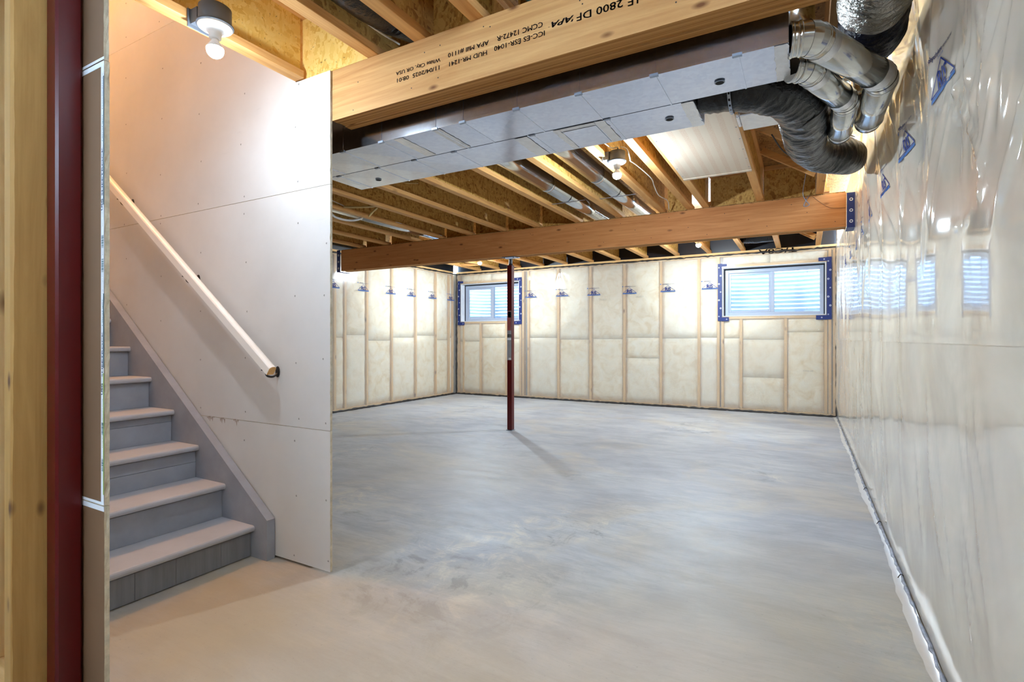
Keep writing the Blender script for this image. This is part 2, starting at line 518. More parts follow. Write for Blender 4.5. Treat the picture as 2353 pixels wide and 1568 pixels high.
M['blue_tape'] = plain('blue_sheathing_tape', (18, 42, 108), 0.5, var=0.1, scale=20, bump=0.3)
M['tape_mark'] = plain('white_tape_print', (226, 230, 240), 0.4)
M['vinyl'] = plain('white_vinyl', (166, 176, 194), 0.35, var=0.01)
M['gasket'] = plain('black_foam_gasket', (30, 34, 44), 0.8)
M['sealant'] = plain('black_acoustic_sealant', (44, 38, 34), 0.5, bump=0.4)
M['seal_shiny'] = plain('taped_grey_sealant', (140, 146, 164), 0.2, var=0.2, scale=30, bump=0.5)
m = Mat('window_glass')
fr = m.n('Fresnel', {'IOR': 1.45}).outputs[0]
M['glass'] = m.done(m.n('MixShader', {'Fac': fr, 1: m.n('BsdfTransparent', {'Color': (0.95, 0.98, 1, 1)}).outputs[0], 2: m.n('BsdfGlossy', {'Roughness': 0.02}).outputs[0]}).outputs[0])
M['well'] = plain('galvanized_well', (196, 206, 220), 0.45, metal=0.15, var=0.05, scale=2)
M['gravel'] = plain('grey_gravel', (150, 150, 150), 0.9, var=0.3, scale=60, bump=0.8)
M['grey_plastic'] = plain('grey_box_plastic', (98, 102, 110), 0.45)
M['porcelain'] = plain('white_porcelain', (238, 238, 238), 0.25, var=0.01)
M['cable_white'] = plain('white_cable', (226, 222, 212), 0.45)
M['pex'] = plain('cream_tubing', (216, 190, 128), 0.4)
M['cable_black'] = plain('black_cable', (30, 28, 30), 0.45)
M['blue_ink'] = plain('blue_ink', (10, 42, 124), 0.6, var=0.02, Specular_IOR_Level=0.1)
M['pale_ink'] = plain('pale_blue_ink', (66, 112, 178), 0.6, var=0.02, Specular_IOR_Level=0.1)
M['black_ink'] = plain('black_ink', (58, 50, 48), 0.6, var=0.1)
M['grey_ink'] = plain('grey_ink', (128, 120, 116), 0.6)
M['faint_ink'] = plain('faint_grey_ink', (176, 170, 158), 0.6)
M['teal_ink'] = plain('teal_ink', (52, 92, 98), 0.5)
M['green_ink'] = plain('green_ink', (140, 168, 62), 0.5)
M['navy_ink'] = plain('navy_ink', (30, 44, 104), 0.5)
M['label_grey'] = plain('grey_label', (150, 148, 150), 0.4)
M['label_red'] = plain('red_label', (160, 84, 80), 0.4)
M['green_bag'] = plain('green_plastic', (24, 84, 66), 0.4)

for nm, st in (('bulb', BULB), ('bulb_stair', BULB_STAIR), ('bulb_fill', BULB_FILL), ('bulb_mid', BULB_MID)):
    m = Mat('glowing_' + nm)
    M[nm] = m.done(m.n('Emission', {'Color': (0.74, 0.88, 1.0, 1), 'Strength': st}).outputs[0])

# ------------------------------------------------------------------ floor
XL, XR, YB, YR = -6.10, 0.40, 8.60, -2.6          # film faces of the walls; YR: the wall behind the camera
JZ = 2.395                                        # underside of the joists
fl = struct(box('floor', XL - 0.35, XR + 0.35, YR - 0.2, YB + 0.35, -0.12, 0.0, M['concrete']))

# ------------------------------------------------------------------ framed walls behind plastic film
def batt_mesh(name, wd, hg, seed):
    key = ('batt', round(wd, 2), round(hg, 2), seed)
    if key in CACHE:
        return CACHE[key]
    r = np.random.default_rng(seed)
    nx, nz = 9, max(6, int(hg / 0.09))
    X, Z = np.meshgrid(np.linspace(-wd / 2, wd / 2, nx), np.linspace(-hg / 2, hg / 2, nz))
    ex = np.clip(np.minimum(wd / 2 - abs(X), hg / 2 - abs(Z)) / 0.05, 0, 1)
    D = 0.022 * (1 - ex ** 0.5)
    ph = r.uniform(0, 6, 4)
    D = D + 0.003 * (np.sin(X * 14 + ph[0]) * np.sin(Z * 9 + ph[1]) + np.sin(Z * 21 + ph[2] + X * 6)) + 0.004
    v = np.column_stack([X.ravel(), D.ravel(), Z.ravel()]).tolist()
    f = [(j * nx + i, j * nx + i + 1, (j + 1) * nx + i + 1, (j + 1) * nx + i) for j in range(nz - 1) for i in range(nx - 1)]
    n = len(v)
    rim = [i for i in range(nx)] + [j * nx + nx - 1 for j in range(1, nz)] + [(nz - 1) * nx + i for i in range(nx - 2, -1, -1)] + [j * nx for j in range(nz - 2, 0, -1)]
    v += [(v[i][0], 0.085, v[i][2]) for i in rim]
    k = len(rim)
    f += [(rim[(i + 1) % k], rim[i], n + i, n + (i + 1) % k) for i in range(k)]
    f.append(tuple(n + i for i in range(k)))
    CACHE[key] = mesh_from(name, v, f, M['batt'], smooth=True)
    return CACHE[key]

class Wall:
    """A framed wall in (a, z): a runs left to right as seen from the room, d is the distance out into the room."""
    def __init__(self, root, org, ua, un):
        self.root, self.o, self.ua, self.un = root, np.array(org, float), np.array(ua, float), np.array(un, float)
    def P(self, a, z, d=0.0):
        return self.o + self.ua * a + self.un * d + np.array([0, 0, z])
    def bx(self, name, a0, a1, z0, z1, d0, d1, mat, bev=0.002):
        p, q = self.P(a0, z0, d0), self.P(a1, z1, d1)
        lo, hi = np.minimum(p, q), np.maximum(p, q)
        return box(name, lo[0], hi[0], lo[1], hi[1], lo[2], hi[2], mat, self.root, bev)
    def batt(self, a0, a1, z0, z1, seed):
        me = batt_mesh('insulation_batt', a1 - a0, z1 - z0, seed)
        o = bpy.data.objects.new('insulation_batt', me)
        place(o, self.P((a0 + a1) / 2, (z0 + z1) / 2, -0.012), self.root)
        # local x -> ua, local y -> into the wall
        o.rotation_euler = (0, 0, math.atan2(self.ua[1], self.ua[0]))
        return o
    def film(self, a0, a1, z0, z1, disp, mat, holes=(), step=0.04, off=0.0, zstep=None, agrid=None):
        A = agrid if agrid is not None else np.linspace(a0, a1, int((a1 - a0) / step) + 2)
        Zs = np.linspace(z0, z1, int((z1 - z0) / (zstep or step)) + 2)
        A = np.unique(np.concatenate([A] + [np.array(h[:2]) for h in holes])) if holes else A
        Zs = np.unique(np.concatenate([Zs] + [np.array(h[2:]) for h in holes])) if holes else Zs
        AA, ZZ = np.meshgrid(A, Zs)
        D = disp(AA, ZZ) + off
        V = self.o + AA[..., None] * self.ua + D[..., None] * self.un + ZZ[..., None] * np.array([0, 0, 1.0])
        na = len(A)
        F = []
        for j in range(len(Zs) - 1):
            zc = (Zs[j] + Zs[j + 1]) / 2
            for i in range(na - 1):
                ac = (A[i] + A[i + 1]) / 2
                if any(h[0] < ac < h[1] and h[2] < zc < h[3] for h in holes):
                    continue
                F.append((j * na + i, j * na + i + 1, (j + 1) * na + i + 1, (j + 1) * na + i))
        return obj('vapour_barrier', V.reshape(-1, 3), F, mat, self.root, smooth=True)

# printed logo: triangle with three letters, base line, and a line of small print above
def logo_template():
    mb = MB()
    wd, hg = 0.115, 0.085
    def quad(p, q, t, mi=0):
        p, q = np.array(p), np.array(q)
        d = (q - p) / np.linalg.norm(q - p)
        n = np.array([-d[1], d[0]]) * t / 2
        mb.add([(*(p + n), 0), (*(q + n), 0), (*(q - n), 0), (*(p - n), 0)], [(0, 3, 2, 1)], mi)
    quad((-wd, 0.016), (0, 0.016 + hg), 0.0042)
    quad((0, 0.016 + hg), (wd, 0.016), 0.0050)
    quad((-wd, 0.016), (wd, 0.016), 0.0045)
    mb.add([(-wd, 0.012, 0), (wd, 0.012, 0), (wd + 0.006, 0.000, 0), (-wd - 0.006, 0.0, 0)], [(0, 1, 2, 3)], 1)
    def line(body, x, y, size, bold, mi, align='CENTER', sx=1.0):
        v, f = text_geo(body, size, bold, 0.0, align)
        mb.add([(x + p[0] * sx, y + p[1], 0.0003) for p in v], f, mi)
    line('RIS', 0.0, 0.021, 0.074, 0.0026, 0, sx=0.95)
    line('INSULATION PRODUCTS', 0.0, 0.0025, 0.0105, 0.0002, 0, sx=1.3)
    line('polyethylene', -0.035, 0.120, 0.021, 0.0006, 2, sx=0.95)
    line('vapour barrier', 0.062, 0.120, 0.015, 0.0001, 2, sx=0.9)
    line('CAN/CGSB', 0.0, 0.107, 0.010, 0.0, 1)
    quad((-0.125, 0.124), (-0.105, 0.124), 0.010, 1)
    quad((-0.121, 0.132), (-0.108, 0.132), 0.004, 1)
    return mb
LOGO = logo_template()
def put_logo(wall, sheet, a, z, disp, sc=1.0, off=0.0025):
    L = np.array(LOGO.v)
    aa, zz = a + L[:, 0] * sc, z + L[:, 1] * sc
    D = disp(aa, zz) + off + L[:, 2]
    V = wall.o + aa[:, None] * wall.ua + D[:, None] * wall.un + zz[:, None] * np.array([0, 0, 1.0])
    return obj('printed_logo', V, LOGO.f, [M['blue_ink'], M['pale_ink'], M['navy_ink']], sheet, midx=LOGO.mi)

# ---- back wall (concrete with two openings, then framing, batts, film)
WIN = {1: (-5.985, -4.665, 1.44, 2.185), 2: (-1.105, 0.265, 1.44, 2.19)}     # a0, a1, z0, z1
mb = MB()
xs = [XL - 0.3, WIN[1][0], WIN[1][1], WIN[2][0], WIN[2][1], XR + 0.3]
for i in range(5):
    if i in (1, 3):
        h = WIN[1] if i == 1 else WIN[2]
        mb.box(xs[i], xs[i + 1], YB + 0.10, YB + 0.30, -0.1, h[2])
        mb.box(xs[i], xs[i + 1], YB + 0.10, YB + 0.30, h[3], 2.42)
    else:
        mb.box(xs[i], xs[i + 1], YB + 0.10, YB + 0.30, -0.1, 2.42)
wall_back = struct(mb.build('wall_back', M['foundation'], loc=(-2.8, YB + 0.2, 0)))
WB = Wall(wall_back, (0, YB, 0), (1, 0, 0), (0, -1, 0))
WB.bx('bottom_plate', XL, XR, 0.004, 0.042, -0.095, -0.006, M['plate'])
WB.bx('top_plate', XL, XR, 2.36, 2.398, -0.095, -0.006, M['plate'])
WB.bx('top_plate', XL, XR, 2.40, 2.43, -0.095, 0.008, M['plate'])
full = [-6.06, -4.585, -4.475, -3.868, -3.257, -2.653, -2.046, -1.453, -1.165, 0.31, 0.365]
for a in full:
    WB.bx('stud', a - 0.019, a + 0.019, 0.042, 2.36, -0.094, -0.004, M['stud'])
for a in (-5.93, -5.53, -4.95, -4.64, -1.105, -0.843, -0.243, 0.262):
    WB.bx('cripple_stud', a - 0.019, a + 0.019, 0.042, 1.40, -0.094, -0.004, M['stud'])
for h in WIN.values():
    WB.bx('sill_plate', h[0] - 0.05, h[1] + 0.05, 1.402, 1.438, -0.094, -0.004, M['plate'])
    WB.bx('header_plate', h[0] - 0.05, h[1] + 0.05, 2.192, 2.228, -0.094, -0.004, M['plate'])
sd = 0
def fill(a0, a1, z0, z1, cuts):
    global sd
    zz = [z0] + list(cuts) + [z1]
    for i in range(len(zz) - 1):
        sd = (sd + 1) % 7
        WB.batt(a0 + 0.002, a1 - 0.002, zz[i] + 0.002, zz[i + 1] - 0.002, sd)
for i, (a0, a1) in enumerate(((-4.456, -3.887), (-3.849, -3.276), (-3.238, -2.672), (-2.634, -2.065), (-2.027, -1.472), (-1.434, -1.184))):
    fill(a0, a1, 0.042, 2.36, (1.10 + (0.02, -0.01, 0.0, -0.02, 0.01, 0.02)[i],) if i != 3 else (0.78, 1.12))
for a0, a1, cuts in ((-6.04, -5.55, (1.05,)), (-5.51, -4.97, (1.12,)), (-4.93, -4.66, (1.1,)), (-1.086, -0.862, (1.11,)), (-0.824, -0.262, (0.52, 1.09)), (-0.224, 0.243, (1.20,))):
    fill(a0, a1, 0.042, 1.40, cuts)
for a0, a1 in ((-6.0, -5.3), (-5.3, -4.62), (-1.1, -0.45), (-0.45, 0.28)):
    fill(a0, a1, 2.23, 2.36, ())

def ridges(specs):
    sp = np.array(specs, float)
    def fn(A, Z):
        D = np.zeros(np.broadcast(A, Z).shape)
        for a, z, ang, L, wd, amp in sp:
            c, s = math.cos(ang), math.sin(ang)
            u = (A - a) * c + (Z - z) * s
            p = -(A - a) * s + (Z - z) * c
            D = D + amp * np.exp(-(p / wd) ** 2) * np.clip(u / (0.25 * L), 0, 1) * np.clip((L - u) / (0.6 * L), 0, 1)
        return D
    return fn
r = np.random.default_rng(5)
sp = []
for a in (-4.475, -3.868, -3.257, -2.653):                     # fans of creases under the top staples
    for k in range(11):
        ang = r.uniform(-2.9, -0.25)
        sp.append((a + r.uniform(-0.05, 0.05), 2.33, ang, r.uniform(0.2, 0.55), r.uniform(0.008, 0.02), r.uniform(0.002, 0.006)))
for a in (-1.45, -1.12):
    for k in range(8):
        sp.append((a, r.uniform(1.5, 2.3), r.uniform(0.2, 1.3), r.uniform(0.15, 0.4), 0.010, r.uniform(0.002, 0.005)))
rb = ridges(sp)
def disp_back(A, Z):
    A, Z = np.asarray(A, float), np.asarray(Z, float)
    return 0.004 + 0.003 * np.sin(A * 5.1 + 1) * np.sin(Z * 3.3) + 0.003 + rb(A, Z)
sheet_back = WB.film(XL + 0.004, XR - 0.004, 0.012, 2.385, disp_back, M['poly'], [tuple(h) for h in WIN.values()], step=0.022, zstep=0.03)
for a, z in ((-4.415, 1.862), (-3.785, 1.86), (-3.186, 1.852), (-2.557, 1.852), (-1.927, 1.86), (-1.289, 1.872)):
    put_logo(WB, sheet_back, a, z, disp_back)
def flat_text(wall, parent, name, body, a, z, wd, hg, mat, d=0.012, flip=False, bold=0.0):
    s = -1 if flip else 1
    return lettering(name, body, wd, hg, wall.P(a, z, d), s * wall.ua, s * np.array([0, 0, 1.0]), mat, parent, bold=bold)
for a, z, b in ((-3.085, 1.765, 'DE 0023'), (-2.45, 1.79, 'DE 0023'), (-0.02, 0.63, '0306-08')):
    flat_text(WB, sheet_back, 'printed_date_stamp', b, a, z, 0.125, 0.024, M['faint_ink'], 0.016)
flat_text(WB, sheet_back, 'printed_lettering', 'T/C8A', -0.10, 2.425, 0.50, 0.072, M['black_ink'], 0.017, flip=True, bold=0.012)
def bead(name, p0, p1, r0, mat, parent, n=60, wob=0.006, rv=0.5):
    p0, p1 = np.array(p0, float), np.array(p1, float)
    t = np.linspace(0, 1, n)[:, None]
    P = p0 + (p1 - p0) * t + rng.normal(0, wob * 0.5, (n, 3))
    R = r0 * (1 + rv * (rng.random(n) - 0.5))
    v, f = tube_geo(P, R, 7)
    return obj(name, v, f, mat, parent, smooth=True)
bead('sealant_bead', (XL, YB - 0.012, 2.385), (XR, YB - 0.012, 2.385), 0.012, M['sealant'], wall_back, 160, 0.006, 0.9)
bead('sealant_bead', (XL, YB - 0.012, 0.012), (XR, YB - 0.012, 0.012), 0.017, M['sealant'], wall_back, 160, 0.005, 0.8)
bead('sealant_bead', (XL + 0.02, YB - 0.012, 0.0), (XL + 0.02, YB - 0.012, 2.4), 0.013, M['sealant'], wall_back, 60, 0.006, 0.7)
WB.bx('rim_board', XL, XR, 2.432, 2.70, -0.10, -0.06, M['rim_film'])

# ---- left wall
wall_left = struct(box('wall_left', XL - 0.30, XL - 0.10, YR - 0.1, YB + 0.10, -0.1, 2.42, M['foundation']))
WL = Wall(wall_left, (XL, 0, 0), (0, 1, 0), (1, 0, 0))
WL.bx('bottom_plate', YR, YB - 0.1, 0.004, 0.042, -0.095, -0.006, M['plate_y'])
WL.bx('top_plate', YR, YB - 0.1, 2.36, 2.398, -0.095, -0.006, M['plate_y'])
WL.bx('top_plate', YR, YB - 0.1, 2.40, 2.43, -0.095, 0.008, M['plate_y'])
ls = [1.86, 2.47, 3.08, 3.69, 4.30, 4.90, 5.51, 5.71, 6.168, 6.745, 7.372, 7.958, 8.376, 8.50]
for a in ls:
    WL.bx('stud', a - 0.019, a + 0.019, 0.042, 2.36, -0.094, -0.004, M['stud'])
for i in range(len(ls) - 1):
    a0, a1 = ls[i] + 0.021, ls[i + 1] - 0.021
    if a1 - a0 < 0.05:
        continue
    zc = 1.12 + 0.05 * math.sin(i * 2.1)
    WL.batt(a0, a1, 0.044, zc - 0.002, (i * 3) % 7)
    WL.batt(a0, a1, zc + 0.002, 2.358, (i * 3 + 1) % 7)
sp = []
for a in (5.45, 5.71, 6.17):
    for k in range(10):
        sp.append((a + r.uniform(-0.05, 0.3), r.uniform(1.5, 2.15), r.uniform(-0.25, 0.25) + (0.7 if a < 5.6 else 0), r.uniform(0.15, 0.45), 0.009, r.uniform(0.002, 0.005)))
for k in range(9):
    sp.append((8.3 + r.uniform(-0.1, 0.1), r.uniform(1.2, 2.0), r.uniform(0.7, 1.2), r.uniform(0.1, 0.3), 0.009, 0.004))
rl = ridges(sp)
def disp_left(A, Z):
    A, Z = np.asarray(A, float), np.asarray(Z, float)
    return 0.008 + 0.004 * np.sin(A * 4.3 + 1) * np.sin(Z * 3.1) + rl(A, Z)
sheet_left = WL.film(1.75, YB - 0.004, 0.012, 2.385, disp_left, M['poly'], step=0.03, zstep=0.035)
for a in (2.42, 3.03, 3.64, 4.25, 4.86, 5.461, 6.065, 6.692, 7.229, 7.825, 8.405):
    put_logo(WL, sheet_left, a, 1.855, disp_left)
bead('sealant_bead', (XL + 0.012, 1.8, 2.385), (XL + 0.012, YB, 2.385), 0.012, M['sealant'], wall_left, 130, 0.006, 0.9)
bead('sealant_bead', (XL + 0.012, 1.8, 0.012), (XL + 0.012, YB, 0.012), 0.017, M['sealant'], wall_left, 130, 0.005, 0.8)
WL.bx('rim_board', YR, YB - 0.06, 2.432, 2.70, -0.10, -0.02, M['rim_film'])

# ---- right wall: loose film over batts, close to the camera
wall_right = struct(box('wall_right', XR + 0.12, XR + 0.32, YR - 0.1, YB + 0.10, -0.1, 2.42, M['foundation']))
WR = Wall(wall_right, (XR, 0, 0), (0, -1, 0), (-1, 0, 0))       # a = -Y
WR.bx('bottom_plate', -YB + 0.1, -YR, 0.004, 0.042, -0.10, -0.012, M['plate_y'])
WR.bx('top_plate', -YB + 0.1, -YR, 2.36, 2.398, -0.10, -0.012, M['plate_y'])
WR.bx('top_plate', -YB + 0.1, -YR, 2.40, 2.43, -0.10, -0.012, M['plate_y'])
rs = [1.86 + 0.607 * k for k in range(-7, 11)] + [1.68, 8.45]
rs.sort()
for y in rs:
    WR.bx('stud', -y - 0.019, -y + 0.019, 0.042, 2.36, -0.10, -0.010, M['stud'])
for i in range(len(rs) - 1):
    y0, y1 = rs[i] + 0.021, rs[i + 1] - 0.021
    if y1 - y0 < 0.06 or y1 < -0.8:
        continue
    zc = 1.10 + 0.06 * math.sin(i * 1.7)
    for z0, z1, k in ((0.044, zc - 0.002, i % 7), (zc + 0.002, 2.358, (i + 3) % 7)):
        b = WR.batt(-y1, -y0, z0, z1, k)
        b.location.x += 0.008
r = np.random.default_rng(21)
sp, sp2 = [], []
for y in rs:
    if y < 0.3 or y > 5.2:
        continue
    for k in range(12 if y < 3.5 else 6):                       # creases that fan up toward the camera and down from it
        z0 = r.uniform(1.25, 2.35)
        ang = r.uniform(0.75, 1.25) if r.random() < 0.7 else r.uniform(1.9, 2.6)
        L = r.uniform(0.25, 0.75)
        sp.append((-y + r.uniform(-0.02, 0.30), z0, ang, L, r.uniform(0.010, 0.026), r.uniform(0.004, 0.012)))
    for k in range(9):                                         # short puckers at the staples
        sp.append((-y, r.uniform(1.3, 2.3), r.uniform(-0.6, 0.6) + (PI if r.random() < 0.5 else 0), r.uniform(0.05, 0.14), 0.009, r.uniform(0.004, 0.008)))
    for k in range(7):
        sp2.append((-y + r.uniform(-0.3, 0.3), r.uniform(0.15, 0.9), r.uniform(1.7, 2.4), r.uniform(0.3, 0.8), r.uniform(0.012, 0.03), r.uniform(0.003, 0.009)))
for k in range(26):                                            # long vertical folds toward the far corner
    sp.append((-r.uniform(4.6, 8.5), r.uniform(1.15, 1.6), PI / 2 + r.uniform(-0.08, 0.08), r.uniform(0.7, 1.2), r.uniform(0.012, 0.025), r.uniform(0.004, 0.012)))
rr, rr2 = ridges(sp), ridges(sp2)
def sstep(a, b, x):
    t = np.clip((x - a) / (b - a), 0, 1)
    return t * t * (3 - 2 * t)
def disp_right(A, Z):
    A, Z = np.asarray(A, float), np.asarray(Z, float)
    Y = -A
    t = (Y - 1.86) / 0.607
    pil = np.sin(PI * t) ** 2
    near = 1 - sstep(3.6, 5.2, Y)
    d = 0.010 + 0.010 * pil * (0.5 + 0.8 * sstep(0.2, 1.2, Z)) * near
    d = d + near * sstep(1.75, 2.40, Z) * (0.022 + 0.022 * pil)
    d = d + 0.004 * np.sin(Y * 2.3 + Z * 2.7) * np.sin(Z * 4.1 + 0.6) + 0.004
    d = d + rr(A, Z) * sstep(0.98, 1.25, Z) + rr2(A, Z) * (1 - sstep(0.8, 1.0, Z))
    return d * sstep(-0.02, 0.25, Z) + 0.004
ag = np.unique(np.concatenate([np.linspace(-YB + 0.004, -5.0, 150), np.linspace(-5.0, -2.6, 150), np.linspace(-2.6, -0.5, 170), np.linspace(-0.5, 2.6, 40)]))
sheet_top = WR.film(0, 0, 1.085, 2.66, disp_right, M['poly_near'], agrid=ag, zstep=0.014, off=0.003)
sheet_low = WR.film(0, 0, 0.010, 1.110, disp_right, M['poly_near'], agrid=ag[::2], zstep=0.03, off=0.0)
for y in (1.40, 2.03, 2.671, 3.319, 4.005, 4.62, 5.24, 5.85, 6.46):
    put_logo(WR, sheet_top, -y, 1.858, disp_right, 1.0, 0.0055)
# edge of the lower sheet turned out onto the slab, and the seal along it
n = 150
yy = np.linspace(-0.5, YB - 0.02, n)
fl_w = 0.030 + 0.010 * np.sin(yy * 3.1) + rng.normal(0, 0.003, n)
V, F = [], []
for i in range(n):
    for k, (dx, z) in enumerate(((0.004, 0.014), (0.016, 0.005), (0.028, 0.003))):
        V.append((XR - 0.006 - dx - (fl_w[i] - 0.02 if k == 2 else 0), yy[i], z + 0.001 * math.sin(i * 0.7)))
for i in range(n - 1):
    for k in range(2):
        F.append((i * 3 + k, i * 3 + k + 1, i * 3 + k + 4, i * 3 + k + 3))
obj('film_edge', V, F, M['poly_edge'], wall_right, smooth=True)
bead('sealant_bead', (XR - 0.014, 0.6, 0.010), (XR - 0.012, YB, 0.010), 0.0070, M['seal_shiny'], wall_right, 220, 0.003, 0.9)
bead('sealant_bead', (XR - 0.012, YB - 0.006, 0.0), (XR - 0.012, YB - 0.006, 2.4), 0.011, M['sealant'], wall_right, 60, 0.004, 0.7)
for y in (2.95, 3.75, 4.55, 5.2):
    tube('wire_tie', [(XR - 0.028, y, 0.006), (XR - 0.016, y + 0.01, 0.021), (XR - 0.004, y + 0.015, 0.012)], 0.0022, M['sealant'], wall_right, 8, 6)

# ---- wall behind the camera, plain board
wall_rear = struct(box('wall_rear', XL - 0.1, XR + 0.1, YR - 0.10, YR - 0.02, -0.1, 2.42, M['gypsum']))
for i in range(6):
    box('drywall_sheet', XL + i * 1.22 - 0.05, XL + (i + 1) * 1.22 - 0.055, YR - 0.02, YR - 0.007, 0.012, 2.39, M['gypsum'], wall_rear, 0.002)

# ------------------------------------------------------------------ windows and their wells
def window(idx, h, slide_left):
    a0, a1, z0, z1 = h
    y0, y1 = YB + 0.13, YB + 0.20
    wroot = bpy.data.objects.new('window_%d' % idx, None)
    struct(place(wroot, ((a0 + a1) / 2, y0, z0)))
    # film liner folded into the opening, four sides
    for nm, (x0, x1, za, zb) in (('liner', (a0, a0 + 0.012, z0, z1)), ('liner', (a1 - 0.012, a1, z0, z1)), ('liner', (a0, a1, z0, z0 + 0.010)), ('liner', (a0, a1, z1 - 0.010, z1))):
        box(nm, x0, x1, YB - 0.006, y0 + 0.01, za, zb, M['poly_liner'], wroot, 0.002)
    mg = MB()
    g = 0.016
    mg.box(a0 + 0.010, a0 + 0.010 + g, y0 - 0.012, y0 + 0.004, z0 + 0.01, z1 - 0.01)
    mg.box(a1 - 0.010 - g, a1 - 0.010, y0 - 0.012, y0 + 0.004, z0 + 0.01, z1 - 0.01)
    mg.box(a0 + 0.010, a1 - 0.010, y0 - 0.012, y0 + 0.004, z1 - 0.01 - g, z1 - 0.01)
    mg.build('gasket', M['gasket'], wroot)
    f0, f1, g0, g1 = a0 + 0.024, a1 - 0.024, z0 + 0.012, z1 - 0.026
    fw = 0.052
    for (x0, x1, za, zb) in ((f0, f0 + fw, g0, g1), (f1 - fw, f1, g0, g1), (f0 + fw, f1 - fw, g0, g0 + fw), (f0 + fw, f1 - fw, g1 - fw, g1)):
        box('frame_rail', x0, x1, y0, y1, za, zb, M['vinyl'], wroot, 0.004)
    mid = (f0 + f1) / 2
    box('meeting_rail', mid - 0.022, mid + 0.022, y0 + 0.004, y1, g0 + fw, g1 - fw, M['vinyl'], wroot, 0.003)
    s0, s1 = (f0 + fw, mid - 0.022) if slide_left else (mid + 0.022, f1 - fw)
    sh = bpy.data.objects.new('sash', None)
    place(sh, ((s0 + s1) / 2, y0 + 0.012, g0 + fw), wroot)
    sw = 0.030
    for (x0, x1, za, zb) in ((s0 + .003, s0 + sw, g0 + fw + .003, g1 - fw - .003), (s1 - sw, s1 - .003, g0 + fw + .003, g1 - fw - .003), (s0 + sw, s1 - sw, g0 + fw + .003, g0 + fw + sw), (s0 + sw, s1 - sw, g1 - fw - sw, g1 - fw - .003)):
        box('sash_rail', x0, x1, y0 + 0.010, y0 + 0.045, za, zb, M['vinyl'], sh, 0.003)
    box('pane', s0 + sw - 0.004, s1 - sw + 0.004, y0 + 0.026, y0 + 0.030, g0 + fw + sw - 0.004, g1 - fw - sw + 0.004, M['glass'], sh)
    t0, t1 = (mid + 0.022, f1 - fw) if slide_left else (f0 + fw, mid - 0.022)
    box('pane', t0, t1, y0 + 0.050, y0 + 0.054, g0 + fw, g1 - fw, M['glass'], wroot)
    for q in (s0 + 0.30, t0 + 0.42):
        for zz in (g0 + fw + 0.035, g1 - fw - 0.035):
            box('vent_clip', q, q + 0.018, y0 + 0.020, y0 + 0.032, zz - 0.005, zz + 0.005, M['vinyl'], wroot, 0.001)
    # blue tape round the opening, on the film
    def strip(a, b, za, zb):
        s = WB.bx('blue_tape_strip', a, b, za, zb, 0.0135, 0.0155, M['blue_tape'], 0.0)
        vert = (zb - za) > (b - a)
        L = (zb - za) if vert else (b - a)
        mk = MB()
        k = 0
        q = 0.07
        while q < L - 0.03:
            ca, cz = ((a + b) / 2 + 0.012 * (1 if k % 2 else -1), za + q) if vert else (a + q, (za + zb) / 2)
            ring(mk, WB, ca, cz, 0.0165, 0.013 if k % 3 else 0.009)
            q += 0.125
            k += 1
        if mk.v:
            stuff(obj('tape_print', mk.v, mk.f, M['tape_mark'], s))
    L, R, T, Bq = a0 - 0.065, a1 + 0.065, z1 + 0.065, z0 - 0.065
    strip(L, L + 0.058, Bq, T)
    strip(R - 0.058, R, Bq, T)
    strip(L + 0.058, L + 0.13, T - 0.045, T - 0.006)
    strip(R - 0.16, R - 0.058, T - 0.055, T - 0.004)
    strip(L + 0.058, L + 0.16, Bq - 0.005, Bq + 0.055)
    strip(R - 0.19, R - 0.058, Bq - 0.003, Bq + 0.058)
    return wroot

def ring(mk, wall, a, z, d, rad):
    n0 = len(mk.v)
    k = 12
    for rr_ in (rad, rad * 0.55):
        for i in range(k):
            t = 2 * PI * i / k
            mk.v.append(tuple(wall.P(a + rr_ * math.cos(t), z + rr_ * math.sin(t), d)))
    for i in range(k):
        mk.f.append((n0 + i, n0 + (i + 1) % k, n0 + k + (i + 1) % k, n0 + k + i))
        mk.mi.append(0)

window(1, WIN[1], True)
window(2, WIN[2], True)

def window_well(h, label):
    a0, a1, z0, z1 = h
    cx, hw, dep = (a0 + a1) / 2, (a1 - a0) / 2 + 0.14, 0.62
    t = thing('window_well', label, 'window well', (cx, YB + 0.31, z0 - 0.35))
    top, bot = 2.58, z0 - 0.30
    nz, na = 150, 40
    V, F = [], []
    for j in range(nz + 1):
        z = bot + (top - bot) * j / nz
        d = 0.013 * math.sin(2 * PI * (z - bot) / 0.066)
        for i in range(na + 1):
            u = -1 + 2 * i / na
            # flattened arc: straight sides with round corners
            ang = PI * i / na
            ex = 0.62
            x = cx - (hw + d) * math.copysign(abs(math.cos(ang)) ** ex, math.cos(ang))
            y = YB + 0.305 + (dep + d) * abs(math.sin(ang)) ** ex
            V.append((x, y, z))
    for j in range(nz):
        for i in range(na):
            q = j * (na + 1) + i
            F.append((q, q + 1, q + na + 2, q + na + 1))
    o = obj('corrugated_shell', V, F, M['well'], t, smooth=True)
    sol = o.modifiers.new('thickness', 'SOLIDIFY')
    sol.thickness = 0.003
    v, f = [], []
    for i in range(na + 1):
        ang = PI * i / na
        v.append((cx - (hw - 0.02) * math.copysign(abs(math.cos(ang)) ** 0.62, math.cos(ang)), YB + 0.305 + (dep - 0.02) * abs(math.sin(ang)) ** 0.62, bot + 0.06))
    n = len(v)
    v += [(x, y, bot - 0.05) for x, y, z in v]
    f = [tuple(range(n)), tuple(range(2 * n - 1, n - 1, -1))] + [(i, n + i, n + (i + 1) % n, (i + 1) % n) for i in range(n)]
    obj('gravel_bed', v, f, M['gravel'], t)
    return t
window_well(WIN[1], 'corrugated galvanized steel well outside the window behind the far red post')
